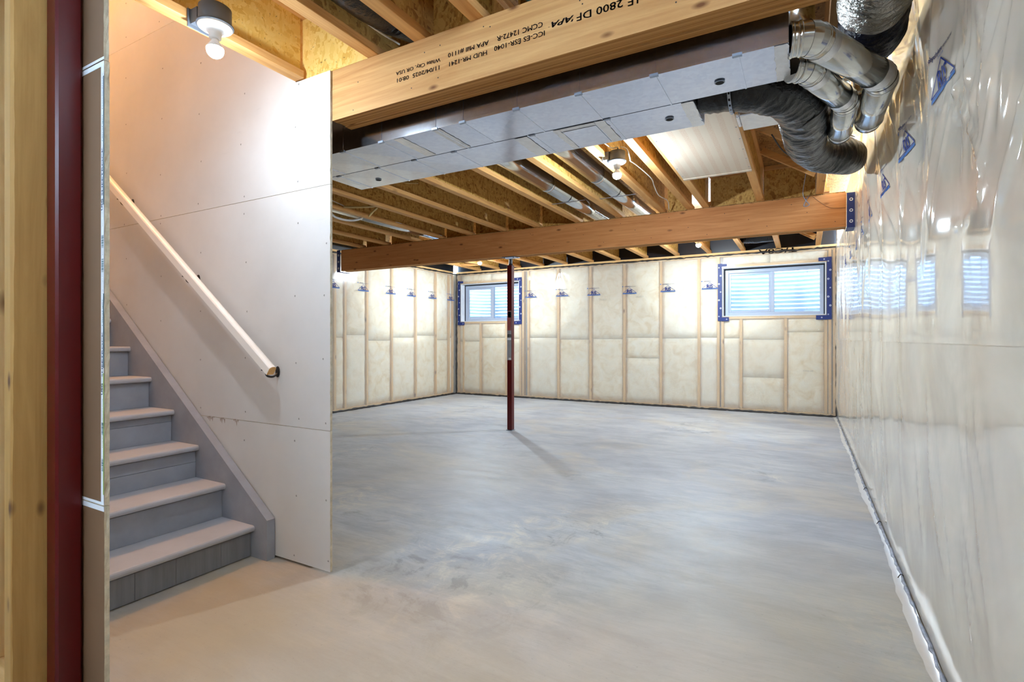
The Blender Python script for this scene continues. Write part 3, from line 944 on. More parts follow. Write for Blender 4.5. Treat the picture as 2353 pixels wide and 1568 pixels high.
window_well(WIN[2], 'corrugated galvanized steel well outside the window beside the shiny plastic wall')

# ------------------------------------------------------------------ partition of gypsum board beside the stairs
PY, PX = 1.71, -1.928
wall_partition = bpy.data.objects.new('wall_partition', None)
struct(place(wall_partition, (-3.9, PY, 0)))
def rough_edge_sheet(name, x0, x1, y0, y1, z0, z1, parent, mats, edge='hi', notch=None, seed=0):
    # notch: (z, x) - above that height the sheet stops at x
    """Gypsum sheet in the xz plane, with a ragged broken end on one side; materials: face, core, back."""
    r = np.random.default_rng(seed)
    n = max(4, int((z1 - z0) / 0.022))
    zz = np.linspace(z0, z1, n)
    if notch:
        zz = np.sort(np.concatenate([zz, [notch[0] - 0.0001, notch[0] + 0.0001]]))
        n = len(zz)
    jag = np.clip(r.normal(0, 0.0016, n), -0.004, 0.003)
    jag[r.random(n) < 0.06] -= 0.005
    jag[0] = jag[-1] = 0
    V, F, MI = [], [], []
    xe = x1 if edge == 'hi' else x0
    xo = x0 if edge == 'hi' else x1
    xe0 = xe
    for i, z in enumerate(zz):
        xe = notch[1] if notch and z > notch[0] else xe0
        V += [(xo, y0, z), (xe + 0.4 * jag[i], y0, z), (xe + jag[i], (y0 + y1) / 2, z), (xe + 0.4 * jag[(i * 7) % n], y1, z), (xo, y1, z)]
    for i in range(n - 1):
        a, b = i * 5, i * 5 + 5
        for k, mi in ((0, 0), (1, 1), (2, 1), (3, 2), (4, 1)):
            k2 = (k + 1) % 5
            F.append((a + k, a + k2, b + k2, b + k))
            MI.append(mi)
    F += [(0, 1, 2, 3, 4), tuple((n - 1) * 5 + k for k in (4, 3, 2, 1, 0))]
    MI += [1, 1]
    if edge != 'hi':
        F = [q[::-1] for q in F]
    return obj(name, V, F, mats, parent, midx=MI)
GM = [M['gypsum'], M['gypsum_core'], M['gypsum_back']]
rows = [(0.012, 0.6685, -6.0, PX), (0.6705, 1.8205, -6.0, PX), (1.8225, 2.968, -6.0, PX), (2.970, 4.19, -6.0, -2.168), (4.192, 4.9, -6.0, -2.168)]
for i, (z0, z1, x0, x1) in enumerate(rows):
    s = rough_edge_sheet('drywall_sheet', x0, x1, PY, PY + 0.0127, z0, z1, wall_partition, GM, 'hi', (2.352, -2.168) if i == 2 else None, seed=i)
    sc = MB()
    xs_ = [-2.16 - 0.405 * k for k in range(9)] + [-1.96]
    for x in xs_:
        k = 0
        z = z0 + 0.03
        while z < z1 - 0.005:
            if x < x1 - 0.01 and not (x == -1.96 and z0 > 1.0):
                px, pz = x + rng.normal(0, 0.012), min(z + rng.normal(0, 0.012), z1 - 0.02)
                c = [(px + 0.0042 * math.cos(a), PY - 0.0008, pz + 0.0042 * math.sin(a)) for a in np.linspace(0, 2 * PI, 9)[:-1]]
                sc.add(c + [(px, PY + 0.001, pz)], [(q, (q + 1) % 8, 8) for q in range(8)])
            z += 0.285 + rng.normal(0, 0.03)
    stuff(obj('screw', sc.v, sc.f, M['screw'], s))
# scuffs of dirt under the lower joint
def smear(parent, pts, mat, y):
    mbs = MB()
    for x, z, w_, h_ in pts:
        mbs.add([(x - w_ / 2, y, z), (x + w_ / 2, y, z), (x + w_ * 0.15, y, z - h_), (x - w_ * 0.1, y, z - h_ * 0.8)], [(0, 3, 2, 1)])
    return stuff(obj('dirt_scuff', mbs.v, mbs.f, mat, parent))
smear(wall_partition, [(-2.90 + 0.012 * i + 0.05 * (i > 5) + 0.07 * (i > 9), 0.666 + 0.003 * (i % 3), 0.010, 0.008 + 0.028 * ((i * 7) % 5) / 5) for i in range(14)], plain('brown_dirt', (150, 136, 122), 0.9), PY - 0.0006)
# framing behind the board
for x in (-2.075, -2.40, -2.81, -3.22, -3.62, -4.03, -4.43, -4.84, -5.25, -5.65, -5.98):
    box('stud', x - 0.019, x + 0.019, PY + 0.0135, PY + 0.1025, 0.04, 2.06 if x > -3.1 else 2.34, M['stud'], wall_partition, 0.002)
box('bottom_plate', -6.05, -2.06, PY + 0.0135, PY + 0.1025, 0.002, 0.04, M['plate'], wall_partition, 0.002)
# scuffed lower left end of the upper stairwell: end wall and sheets, never in view from the room
wall_stairwell = bpy.data.objects.new('wall_stairwell', None)
struct(place(wall_stairwell, (-4.0, 0.72, 0)))
NW0, NW1 = 0.7076, 0.7200
NX = -1.683
for i, (z0, z1, x1) in enumerate(((0.012, 0.637, NX), (0.640, 1.868, NX), (1.871, 3.09, NX - 0.004), (3.095, 4.9, -2.17))):
    s = rough_edge_sheet('drywall_sheet', -6.0, x1, NW0, NW1, z0, z1, wall_stairwell, [M['gypsum_back'], M['gypsum_core'], M['gypsum']], 'hi', seed=20 + i)
    if i < 3:                                                   # white paper tape along the long edges of the sheets
        box('edge_tape', -6.0, x1 - 0.001, NW0 - 0.0010, NW0 - 0.0002, z1 - 0.014, z1 - 0.0005, M['tape_white'], s)
        box('edge_tape', -6.0, x1 - 0.001, NW0 - 0.0010, NW0 - 0.0002, z1 + 0.0035, z1 + 0.011, M['tape_white'], s)
    if i == 1:                                                  # printed end tape
        tp = box('end_tape', NX - 0.0165, NX - 0.0012, NW0 - 0.0012, NW0 - 0.0002, z0 + 0.004, z1 - 0.012, M['tape_white'], s)
        def vt(body, z, L, hgt, mat, bold=0.0, shear=0.0):
            lettering('printed_lettering', body, L, hgt, (NX - 0.0055, NW0 - 0.0018, z), (0, 0, 1), (-1, 0, 0), mat, tp, bold, shear)
        vt('SHEETROCK', 1.495, 0.135, 0.0068, M['navy_ink'], 0.02)
        vt('UltraLight', 1.645, 0.075, 0.0062, M['teal_ink'], 0.0, 0.3)
        vt('Firecode', 1.735, 0.045, 0.005, M['teal_ink'])
        vt('CAN/ULC', 1.78, 0.055, 0.004, M['navy_ink'])
        vt('USG', 1.455, 0.032, 0.0095, M['navy_ink'], 0.03)
        vt('SHEETROCK', 0.995, 0.125, 0.0066, M['navy_ink'], 0.02)
        vt('UltraLight', 1.135, 0.075, 0.0062, M['teal_ink'], 0.0, 0.3)
        vt('USG', 0.945, 0.032, 0.0095, M['navy_ink'], 0.03)
        vt('Lightweight Panels', 1.225, 0.07, 0.0045, M['grey_ink'])
        vt('gypsum panel', 1.33, 0.05, 0.0045, M['grey_ink'])
        vt('gypsum panel', 1.41, 0.04, 0.0045, M['grey_ink'])
        vt('Manufactured in Canada', 0.86, 0.075, 0.004, M['grey_ink'])
        vt('Mold Tough', 0.80, 0.045, 0.0045, M['grey_ink'])
        bars = MB()
        for zb in (1.352, 1.285, 0.835, 0.735):
            q = zb
            while q < zb + 0.034:
                t_ = rng.choice([0.0012, 0.002, 0.003])
                bars.box(NX - 0.0125, NX - 0.0025, NW0 - 0.0018, NW0 - 0.0012, q, q + t_)
                q += t_ + rng.choice([0.0012, 0.002])
        stuff(bars.build('barcode', M['teal_ink'], tp))
        box('colour_band', NX - 0.0042, NX - 0.0004, NW0 - 0.0016, NW0 - 0.0012, 1.47, 1.825, M['teal_ink'], tp)
        box('colour_band', NX - 0.0042, NX - 0.0004, NW0 - 0.0016, NW0 - 0.0012, 1.02, 1.225, M['teal_ink'], tp)
        box('colour_band', NX - 0.0042, NX - 0.0004, NW0 - 0.0016, NW0 - 0.0012, 0.67, 1.005, M['green_ink'], tp)
# framing of that wall, on the camera's side of the board; the end stud faces the room
def end_stud():
    n = 60
    zz = np.linspace(0.04, 2.352, n)
    V, F = [], []
    wx = 0.0025 * np.sin(zz * 3.0) + rng.normal(0, 0.0006, n)
    X0, X1, Y0, Y1 = -1.910, -1.862, 0.568, 0.7066
    for i, z in enumerate(zz):
        d = wx[i]
        V += [(X0, Y0 + 0.004, z), (X0 + 0.004, Y0, z), (X1 - 0.005 + d, Y0, z), (X1, Y0 + 0.005 - d, z), (X1, Y1, z), (X0, Y1, z)]
    for i in range(n - 1):
        for k in range(6):
            F.append((i * 6 + k, i * 6 + (k + 1) % 6, (i + 1) * 6 + (k + 1) % 6, (i + 1) * 6 + k))
    F += [(5, 4, 3, 2, 1, 0), tuple((n - 1) * 6 + k for k in range(6))]
    o = obj('wall_stud', V, F, M['stud_front'])
    return tag(o, 'knotty pale timber stud standing against the near dark red post', 'stud')
ws = end_stud()
for x in (-2.35, -2.76, -3.17, -3.6, -4.0, -4.4, -4.8, -5.2, -5.6):
    box('stud', x - 0.019, x + 0.019, 0.568, 0.7066, 0.04, 2.352, M['stud'], wall_stairwell, 0.002)
box('bottom_plate', -6.0, -1.86, 0.568, 0.7066, 0.002, 0.039, M['plate'], wall_stairwell, 0.002)
# stairwell above the ceiling
wall_landing = struct(box('wall_landing', -6.06, -6.02, 0.70, 1.74, 0.0, 4.92, M['gypsum']))
wall_upper = struct(box('wall_upper', -2.166, -2.12, 0.70, 1.74, 2.72, 4.92, M['gypsum']))
struct(box('ceiling_stairwell', -6.06, -2.10, 0.68, 1.76, 4.92, 4.98, M['gypsum']))

# ------------------------------------------------------------------ stairs
stairs = thing('staircase', 'grey painted wooden staircase climbing along the bare drywall partition', 'staircase', (-2.4, 1.2, 0))
RUN, RISE = 0.2417, 0.1783
NOSE, T0 = -2.411, 0.160
y0s, y1s = NW1 + 0.012, 1.660
def tread(k):
    xn, zt, th = NOSE - RUN * k, T0 + RISE * k, 0.030
    # rounded nosing profile in xz, extruded along y
    prof = [(xn - RUN - 0.035, zt - th)] + [(xn - 0.006, zt - th)]
    for a in np.linspace(-PI / 2, PI / 2, 7):
        prof.append((xn - 0.012 + 0.012 * math.cos(a), zt - th / 2 + (th / 2) * math.sin(a)))
    prof.append((xn - RUN - 0.035, zt))
    n = len(prof)
    ny = 2
    V = [(x, y, z) for y in (y0s, y1s) for x, z in prof]
    F = [(i, (i + 1) % n, n + (i + 1) % n, n + i) for i in range(n)] + [tuple(range(n))[::-1], tuple(range(n, 2 * n))]
    return V, F
for k in range(14):
    V, F = tread(k)
    obj('tread', V, F, M['tread'], stairs)
    xr = NOSE - 0.031 - RUN * k
    zb = 0.0 if k == 0 else T0 + RISE * (k - 1)
    if k == 0:                                                  # lowest riser pieced from short upright boards
        ye = [y0s, 1.03, 1.135, 1.30, 1.505, y1s]
        for i in range(len(ye) - 1):
            box('riser_board', xr - 0.019, xr, ye[i] + 0.0004, ye[i + 1] - 0.0004, 0.003, T0 - 0.0305, M['riser_worn'], stairs, 0.0015)
    elif k in (2, 3):
        cz = zb + (0.085 if k == 2 else 0.11)
        box('riser_board', xr - 0.019, xr, y0s, y1s, zb, cz - 0.0008, M['stair'], stairs, 0.0015)
        box('riser_board', xr - 0.019, xr, y0s, y1s, cz + 0.0008, T0 + RISE * k - 0.0305, M['stair'], stairs, 0.0015)
    else:
        box('riser', xr - 0.019, xr, y0s, y1s, zb, T0 + RISE * k - 0.0305, M['stair'], stairs, 0.0015)
# skirt boards against the two side walls
def skirt(ya, yb_):
    xa, sl = -2.318, RISE / RUN
    za = 0.200
    xe = -5.9
    prof = [(xa, 0.0), (xa, za), (xe, za + (xa - xe) * sl), (xe, za + (xa - xe) * sl - 0.45), (xa - 0.33, 0.0)]
    n = len(prof)
    V = [(x, y, z) for y in (ya, yb_) for x, z in prof]
    F = [(i, (i + 1) % n, n + (i + 1) % n, n + i) for i in range(n)] + [tuple(range(n))[::-1], tuple(range(n, 2 * n))]
    return obj('skirt_board', V, F, M['stair'], stairs)
skirt(1.661, 1.705)

# ------------------------------------------------------------------ handrail
rail = thing('handrail', 'white painted wooden handrail on black brackets along the drywall partition', 'handrail', (-2.25, 1.64, 0.95))
sl = 0.7285
d = np.array([-1, 0, sl]) / math.hypot(1, sl)
nn = np.array([sl, 0, 1]) / math.hypot(1, sl)
p0 = np.array([-2.252, 1.640, 0.945])
Lr = 4.3
prof = [(-0.019, -0.024), (0.019, -0.024), (0.019, 0.010)] + [(0.019 * math.cos(a), 0.010 + 0.014 * math.sin(a)) for a in np.linspace(0.25, PI - 0.25, 7)] + [(-0.019, 0.010)]
k = len(prof)
V = [p0 + d * t + np.array([0, 1, 0]) * a + nn * b for t in (0, Lr) for a, b in prof]
# plumb cut at the lower end
F = [(i, (i + 1) % k, k + (i + 1) % k, k + i) for i in range(k)] + [tuple(range(k))[::-1], tuple(range(k, 2 * k))]
MI = [0] * k + [1, 1]
obj('rail', V, F, [M['white_paint'], M['end_grain']], rail, midx=MI)
for x in (-2.300, -2.985, -3.70, -4.41, -5.12):
    c = p0 + d * ((-2.252 - x) / d[0] * -1)
    br = MB()
    zc = c[2]
    v, f = lathe_geo([(0.0155, 0), (0.0155, 0.004), (0.010, 0.006)], (0, 0, 0), 12)
    br.add([(x + p[0], PY - p[2], zc - 0.045 + p[1] * 1.8) for p in v], f)
    pth, s_ = smooth_path([(x, PY - 0.004, zc - 0.055), (x, PY - 0.030, zc - 0.068), (x, PY - 0.062, zc - 0.060), (x, PY - 0.068, zc - 0.034)], 12)
    v, f = tube_geo(pth, 0.0055, 8)
    br.add(v, f)
    br.box(x - 0.02, x + 0.02, 1.630, 1.652, zc - 0.036, zc - 0.030)
    br.build('bracket', M['black'], rail)

# ------------------------------------------------------------------ steel posts
def post(name, label, x, y, s, ztop, plate, z_head):
    t = thing(name, label, 'steel post', (x, y, 0))
    box('base_plate', x - s * 0.6, x + s * 0.6, y - s * 0.6, y + s * 0.6, 0.0005, 0.007, M['steel'], t, 0.001)
    box('shaft', x - s / 2, x + s / 2, y - s / 2, y + s / 2, 0.0075, z_head, M['red'], t, 0.006)
    if plate:
        lathe('collar', [(s * 0.42, 0), (s * 0.42, 0.010), (s * 0.30, 0.014)], (x, y, z_head + 0.0005), M['black'], t, 12)
        lathe('jack_screw', [(0.021, 0)] + [(0.021 + 0.0015 * (i % 2), 0.006 * i) for i in range(1, int((ztop - 0.012 - z_head - 0.015) / 0.006))], (x, y, z_head + 0.015), M['black'], t, 14)
        pl = box('head_plate', x - 0.088, x + 0.088, y - 0.066, y + 0.066, ztop - 0.010, ztop - 0.001, M['steel'], t, 0.001)
        for a in (-1, 1):
            lathe('bolt', [(0.008, 0), (0.008, 0.005)], (x + a * 0.062, y - 0.045, ztop - 0.0158), M['black'], t, 6, False)
    return t
far = post('steel_post', 'dark red square steel post with adjustable head under the far timber beam', -3.09, 5.485, 0.066, 2.084, True, 1.985)
lx0, lx1, ly = -3.120, -3.062, 5.485 - 0.0332
lab = box('warning_label', lx0, lx1, ly - 0.0008, ly, 0.845, 1.435, M['label_grey'], far)
def lb(z0, z1, mat, a=lx0 + 0.003, b=lx1 - 0.003):
    box('label_field', a, b, ly - 0.0016, ly - 0.0009, z0, z1, mat, lab)
lb(1.20, 1.43, M['label_red']); lb(1.355, 1.425, M['tape_white'], lx0 + 0.012); lb(1.365, 1.40, M['red'], lx0 + 0.02, lx1 - 0.008)
lb(1.118, 1.152, M['black']); lb(1.085, 1.112, M['tape_white']); lb(1.03, 1.083, M['label_grey'])
lb(0.85, 0.872, M['tape_white'], lx0 + 0.022)
lettering('printed_lettering', 'WARNING', 0.046, 0.009, (lx0 + 0.006, ly - 0.002, 1.134), (1, 0, 0), (0, 0, 1), M['tape_white'], lab, 0.02)
lettering('printed_lettering', 'DO NOT REMOVE', 0.046, 0.006, (lx0 + 0.006, ly - 0.002, 1.122), (1, 0, 0), (0, 0, 1), M['tape_white'], lab, 0.0)
lb(1.215, 1.345, M['tape_white'], lx1 - 0.012, lx1 - 0.009)
post('steel_post', 'dark red square steel post beside the pale timber stud, close to the camera', -1.831, 0.6735, 0.062, 2.35, False, 2.35)

# ------------------------------------------------------------------ beams
def beam(name, label, x0, x1, y0, y1, z0, z1, face, plies=3, loc=None):
    t = thing(name, label, 'beam', ((x0 + x1) / 2, (y0 + y1) / 2, z0))
    wdt = (y1 - y0) / plies
    for i in range(plies):
        ya, yb_ = y0 + i * wdt + 0.0008, y0 + (i + 1) * wdt - 0.0008
        dz = (0, 0.003, -0.001)[i % 3]
        V = [(x, y, z) for x in (x0, x1) for y in (ya, yb_) for z in (z0 + dz, z1)]
        F = [(0, 1, 3, 2), (4, 6, 7, 5), (0, 4, 5, 1), (2, 3, 7, 6), (0, 2, 6, 4), (1, 5, 7, 3)]
        obj('ply', V, F, [face, M['lam']], t, midx=[1, 1, 0, 0, 1, 1])
    return t
b1 = beam('timber_beam', 'pale laminated timber beam with upside down black stamps, above the drywall end', -1.9255, 0.30, 1.720, 1.8385, 2.119, 2.352, M['lvl_pale'])
SY = 1.720 - 0.0006
def stamp(body, xr, xl, zbase, hgt, bold=0.016, shear=0.0):
    # printed upside down: reading runs toward -x, letters hang downward
    lettering('printed_lettering', body, xr - xl, hgt, (xr, SY, zbase), (-1, 0, 0), (0, 0, -1), M['black_ink'], b1, bold, shear)
stamp('White City, OR USA', -1.298, -1.536, 2.249, 0.021)
stamp('11/04/2025  08:01', -1.303, -1.530, 2.219, 0.018)
stamp('APA Mill #1110', -1.066, -1.260, 2.256, 0.020)
stamp('HUD MR-1241', -1.074, -1.254, 2.219, 0.018)
stamp('CCMC 12472-R', -0.834, -1.030, 2.259, 0.020)
stamp('ICC-ES ESR-1040', -0.826, -1.042, 2.224, 0.019)
stamp('\u00b7', -0.806, -0.812, 2.236, 0.006)
stamp("'APA", -0.712, -0.800, 2.246, 0.022, 0.035, 0.35)
stamp('2800 DF', -0.534, -0.702, 2.246, 0.027)
stamp('1E', -0.482, -0.518, 2.242, 0.027)
nails = MB()
for x, z in ((-1.38, 2.292), (-1.30, 2.30), (-1.06, 2.306), (-0.93, 2.205), (-0.69, 2.29), (-0.68, 2.275), (-1.09, 2.315), (-1.45, 2.16), (-1.79, 2.14), (-1.31, 2.17), (-0.36, 2.18), (-0.30, 2.20), (-1.76, 2.26)):
    c = [(x + 0.003 * math.cos(a), SY, z + 0.003 * math.sin(a)) for a in np.linspace(0, 2 * PI, 7)[:-1]]
    nails.add(c, [tuple(range(6))])
stuff(obj('nail', nails.v, nails.f, M['screw'], b1))
b2 = beam('timber_beam', 'orange brown laminated timber beam carried by the far red post', -5.885, 0.318, 5.420, 5.555, 2.085, 2.385, M['lvl_orange'])
box('nailing_strip', -5.88, 0.31, 5.425, 5.55, 2.3855, 2.3945, M['subfloor'], b2, 0.001)
nails = MB()
for i in range(34):
    x, z = -5.7 + 0.18 * i + rng.normal(0, 0.02), (2.14, 2.33, 2.235)[i % 3] + rng.normal(0, 0.01)
    c = [(x + 0.004 * math.cos(a), 5.4195, z + 0.004 * math.sin(a)) for a in np.linspace(0, 2 * PI, 7)[:-1]]
    nails.add(c, [tuple(range(6))])
stuff(obj('nail', nails.v, nails.f, M['screw'], b2))
# blue tape sealing the film round the two ends of the far beam
def end_tape(label, x0, x1, z0, z1, parent):
    t = box('blue_tape_strip', x0, x1, 5.405, 5.4085, z0, z1, M['blue_tape'], parent, 0.0)
    mk = MB()
    for q in np.arange(z0 + 0.05, z1 - 0.02, 0.095):
        for rr_ in (0.014,):
            k = 12
            n0 = len(mk.v)
            for rad in (rr_, rr_ * 0.55):
                for i in range(k):
                    a = 2 * PI * i / k
                    mk.v.append(((x0 + x1) / 2 + rad * math.cos(a), 5.4042, q + rad * math.sin(a)))
            for i in range(k):
                mk.f.append((n0 + i, n0 + (i + 1) % k, n0 + k + (i + 1) % k, n0 + k + i))
    stuff(obj('tape_print', mk.v, mk.f, M['tape_mark'], t))
    box('blue_tape_strip', x0, x1, 5.405, 5.60, z0 - 0.004, z0, M['blue_tape'], parent, 0.0)
end_tape('', 0.3195, 0.386, 2.075, 2.375, wall_right)
end_tape('', -5.955, -5.888, 2.075, 2.39, wall_left)

# ------------------------------------------------------------------ ceiling: subfloor and I-joists
ceiling = bpy.data.objects.new('ceiling', None)
struct(place(ceiling, (-2.8, 3.0, 2.70)))
ZS = JZ + 0.302
def sub(x0, x1, y0, y1):
    box('subfloor_panel', x0 + 0.001, x1 - 0.001, y0 + 0.001, y1 - 0.001, ZS + 0.035, ZS + 0.053, M['subfloor'], ceiling, 0.001)
for i, (x0, x1) in enumerate(((-6.3, -4.9), (-4.9, -3.5), (-3.5, -2.15), (-2.15, -0.75), (-0.75, 0.65))):
    for y0, y1 in ((-2.7, -0.9), (-0.9, 0.70), (0.70, 1.72), (1.72, 4.0), (4.0, 6.4), (6.4, 8.85)):
        if y0 == 0.70 and x1 < -2.0:
            continue
        sub(x0, x1, y0, y1)
struct(box('ceiling_upper', -6.35, XR + 0.35, YR - 0.15, 0.70, ZS + 0.06, ZS + 0.09, M['gypsum']))
struct(box('ceiling_upper', -6.35, XR + 0.35, 1.745, YB + 0.3, ZS + 0.06, ZS + 0.09, M['gypsum']))
struct(box('ceiling_upper', -2.10, XR + 0.35, 0.705, 1.74, ZS + 0.06, ZS + 0.09, M['gypsum']))

def joist(x, y0, y1, z, label, group, webm=None, stiff=None):
    t = thing('floor_joist', label, 'joist', (x, (y0 + y1) / 2, z), group)
    wm = webm or M['osb']
    box('bottom_flange', x - 0.0315, x + 0.0315, y0, y1, z, z + 0.038, M['flange'], t, 0.002)
    box('top_flange', x - 0.0315, x + 0.0315, y0, y1, z + 0.298, z + 0.336, M['flange'], t, 0.002)
    # web boards with butt joints
    L = y1 - y0
    n = max(1, round(L / 1.25))
    for i in range(n):
        box('web', x - 0.005, x + 0.005, y0 + L * i / n + 0.0012, y0 + L * (i + 1) / n - 0.0012, z + 0.0385, z + 0.2975, wm, t)
    if stiff:
        for ys in stiff:
            box('web_stiffener', x + 0.0055, x + 0.024, ys, ys + 0.06, z + 0.0385, z + 0.2975, M['stud'], t, 0.001)
    return t
ORD = ['first', 'second', 'third', 'fourth', 'fifth', 'sixth', 'seventh', 'eighth', 'ninth', 'tenth', 'eleventh', 'twelfth', 'thirteenth', 'fourteenth']
# over the near strip, in front of the stamped beam
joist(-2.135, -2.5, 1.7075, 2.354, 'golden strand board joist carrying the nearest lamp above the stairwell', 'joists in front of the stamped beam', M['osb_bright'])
for x, lb_ in ((-1.672, 'pale bottomed joist between the bright strand board panel and the black flexible duct'), (-1.408, 'joist resting on the stamped beam just past the black flexible duct'), (-1.122, 'joist resting on the stamped beam above the printed mill number')):
    joist(x, -2.5, 1.838, 2.354, lb_, 'joists in front of the stamped beam')
# between the two beams
MID = [-5.50, -5.03, -4.51, -4.09, -3.64, -3.167, -2.71, -2.197, -1.72, -1.27, -1.0, -0.85, -0.365, 0.118]
gm = 'joists between the two beams'
lab_mid = {0.118: 'joist between the beams, first from the shiny plastic wall', -0.365: 'joist along the far side of the printed panning board, before the plastic wall',
           -0.85: 'joist that the printed panning board is nailed to on the stair side', -1.0: 'dark sided joist just short of the printed panning board',
           -1.27: 'joist between the beams right beside the lamp, on its plastic wall side', -1.72: 'joist between the beams beside the lamp, on its stair side'}
for i, x in enumerate(MID):
    l = lab_mid.get(x) or 'joist between the two beams, %s counted from the far left plastic wall' % ORD[i]
    joist(x, 1.99 if x < -2.1 else 1.845, 5.50, JZ, l, gm, stiff=[5.36] if x in (-0.85, -0.365) else None)
# beyond the far beam
FAR = [-5.55, -5.13, -4.665, -4.185, -3.72, -3.23, -2.755, -2.28, -1.78, -1.295, -0.81, -0.335, 0.166]
for i, x in enumerate(FAR):
    joist(x, 5.52, YB - 0.02 + 0.05, 2.432, 'joist beyond the far beam, %s from the left corner of the back wall' % ORD[i], 'joists beyond the far beam')
# strand board blocks standing on the beams between joists
def block(x0, x1, y, z, label, mat=None, group=None, h=0.336):
    t = thing('blocking_panel', label, 'blocking panel', ((x0 + x1) / 2, y, z), group)
    box('web', x0, x1, y, y + 0.0095, z + 0.001, z + h - 0.038, mat or M['osb'], t)
    box('top_flange', x0, x1, y - 0.025, y + 0.035, z + h - 0.0375, z + h, M['brace'], t, 0.002)
    return t
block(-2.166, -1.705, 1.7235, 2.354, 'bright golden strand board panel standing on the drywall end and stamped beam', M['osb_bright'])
block(-1.376, -1.155, 1.775, 2.354, 'strand board block on the stamped beam between the two joists past the duct')
gb = 'strand board blocks over the far beam'
pairs = [(MID[i] + 0.033, MID[i + 1] - 0.033) for i in range(len(MID) - 1)]
nb = -1
for i, (a, b_) in enumerate(pairs):
    if b_ - a < 0.12 or any(a < px_ < b_ for px_ in (-4.36, -2.02, -1.545)):      # bays with a round duct stay open
        continue
    nb += 1
    l = {-0.85: 'dark strand board block behind the printed panning board, over the far beam', -0.365: 'strand board block over the far beam beside the hanging wire loop'}.get(MID[i]) or 'strand board block over the far beam, %s from its left end' % ORD[nb]
    block(a, b_, 5.508, JZ, l, group=gb)
# wood bridging between the joists next to the plastic wall
def brace(p, q, label, w_=0.038, h_=0.05):
    p, q = np.array(p, float), np.array(q, float)
    d_ = (q - p) / np.linalg.norm(q - p)
    n1 = np.array([0, 1.0, 0])
    n1 = n1 - d_ * (n1 @ d_)
    n1 /= np.linalg.norm(n1)
    n2 = np.cross(d_, n1)
    V = [c + n1 * a * w_ + n2 * b * h_ / 2 for c in (p, q) for a, b in ((-.5, -1), (.5, -1), (.5, 1), (-.5, 1))]
    F = [(0, 3, 2, 1), (4, 5, 6, 7), (0, 1, 5, 4), (1, 2, 6, 5), (2, 3, 7, 6), (3, 0, 4, 7)]
    return tag(obj('bridging_strut', V, F, M['brace']), label, 'bridging', 'wood bridging by the plastic wall')
brace((-0.315, 4.27, JZ + 0.285), (0.078, 4.27, JZ + 0.035), 'slanting wood bridging strut above the black flexible duct, nearer one')
brace((-0.315, 4.86, JZ + 0.285), (0.078, 4.86, JZ + 0.035), 'slanting wood bridging strut just before the far beam')
brace((-0.285, 8.05, 2.72), (0.125, 8.05, 2.47), 'slanting wood bridging strut beyond the far beam, near the window')
brace((-0.285, 8.22, 2.72), (0.125, 8.22, 2.47), 'slanting wood bridging strut beyond the far beam, against the back wall')
brace((0.205, 7.9, 2.60), (0.385, 7.9, 2.60), 'short level wood block beyond the far beam, against the plastic wall')
brace((0.155, 4.9, 2.46), (0.385, 4.9, 2.46), 'short level wood block behind the end of the black flexible duct')
for i, y in enumerate((7.45, 7.95)):
    brace((-5.52, y, 2.45), (-5.16, y, 2.45), 'pale wood block in the left corner over the small window, %s one' % ('nearer', 'farther')[i])

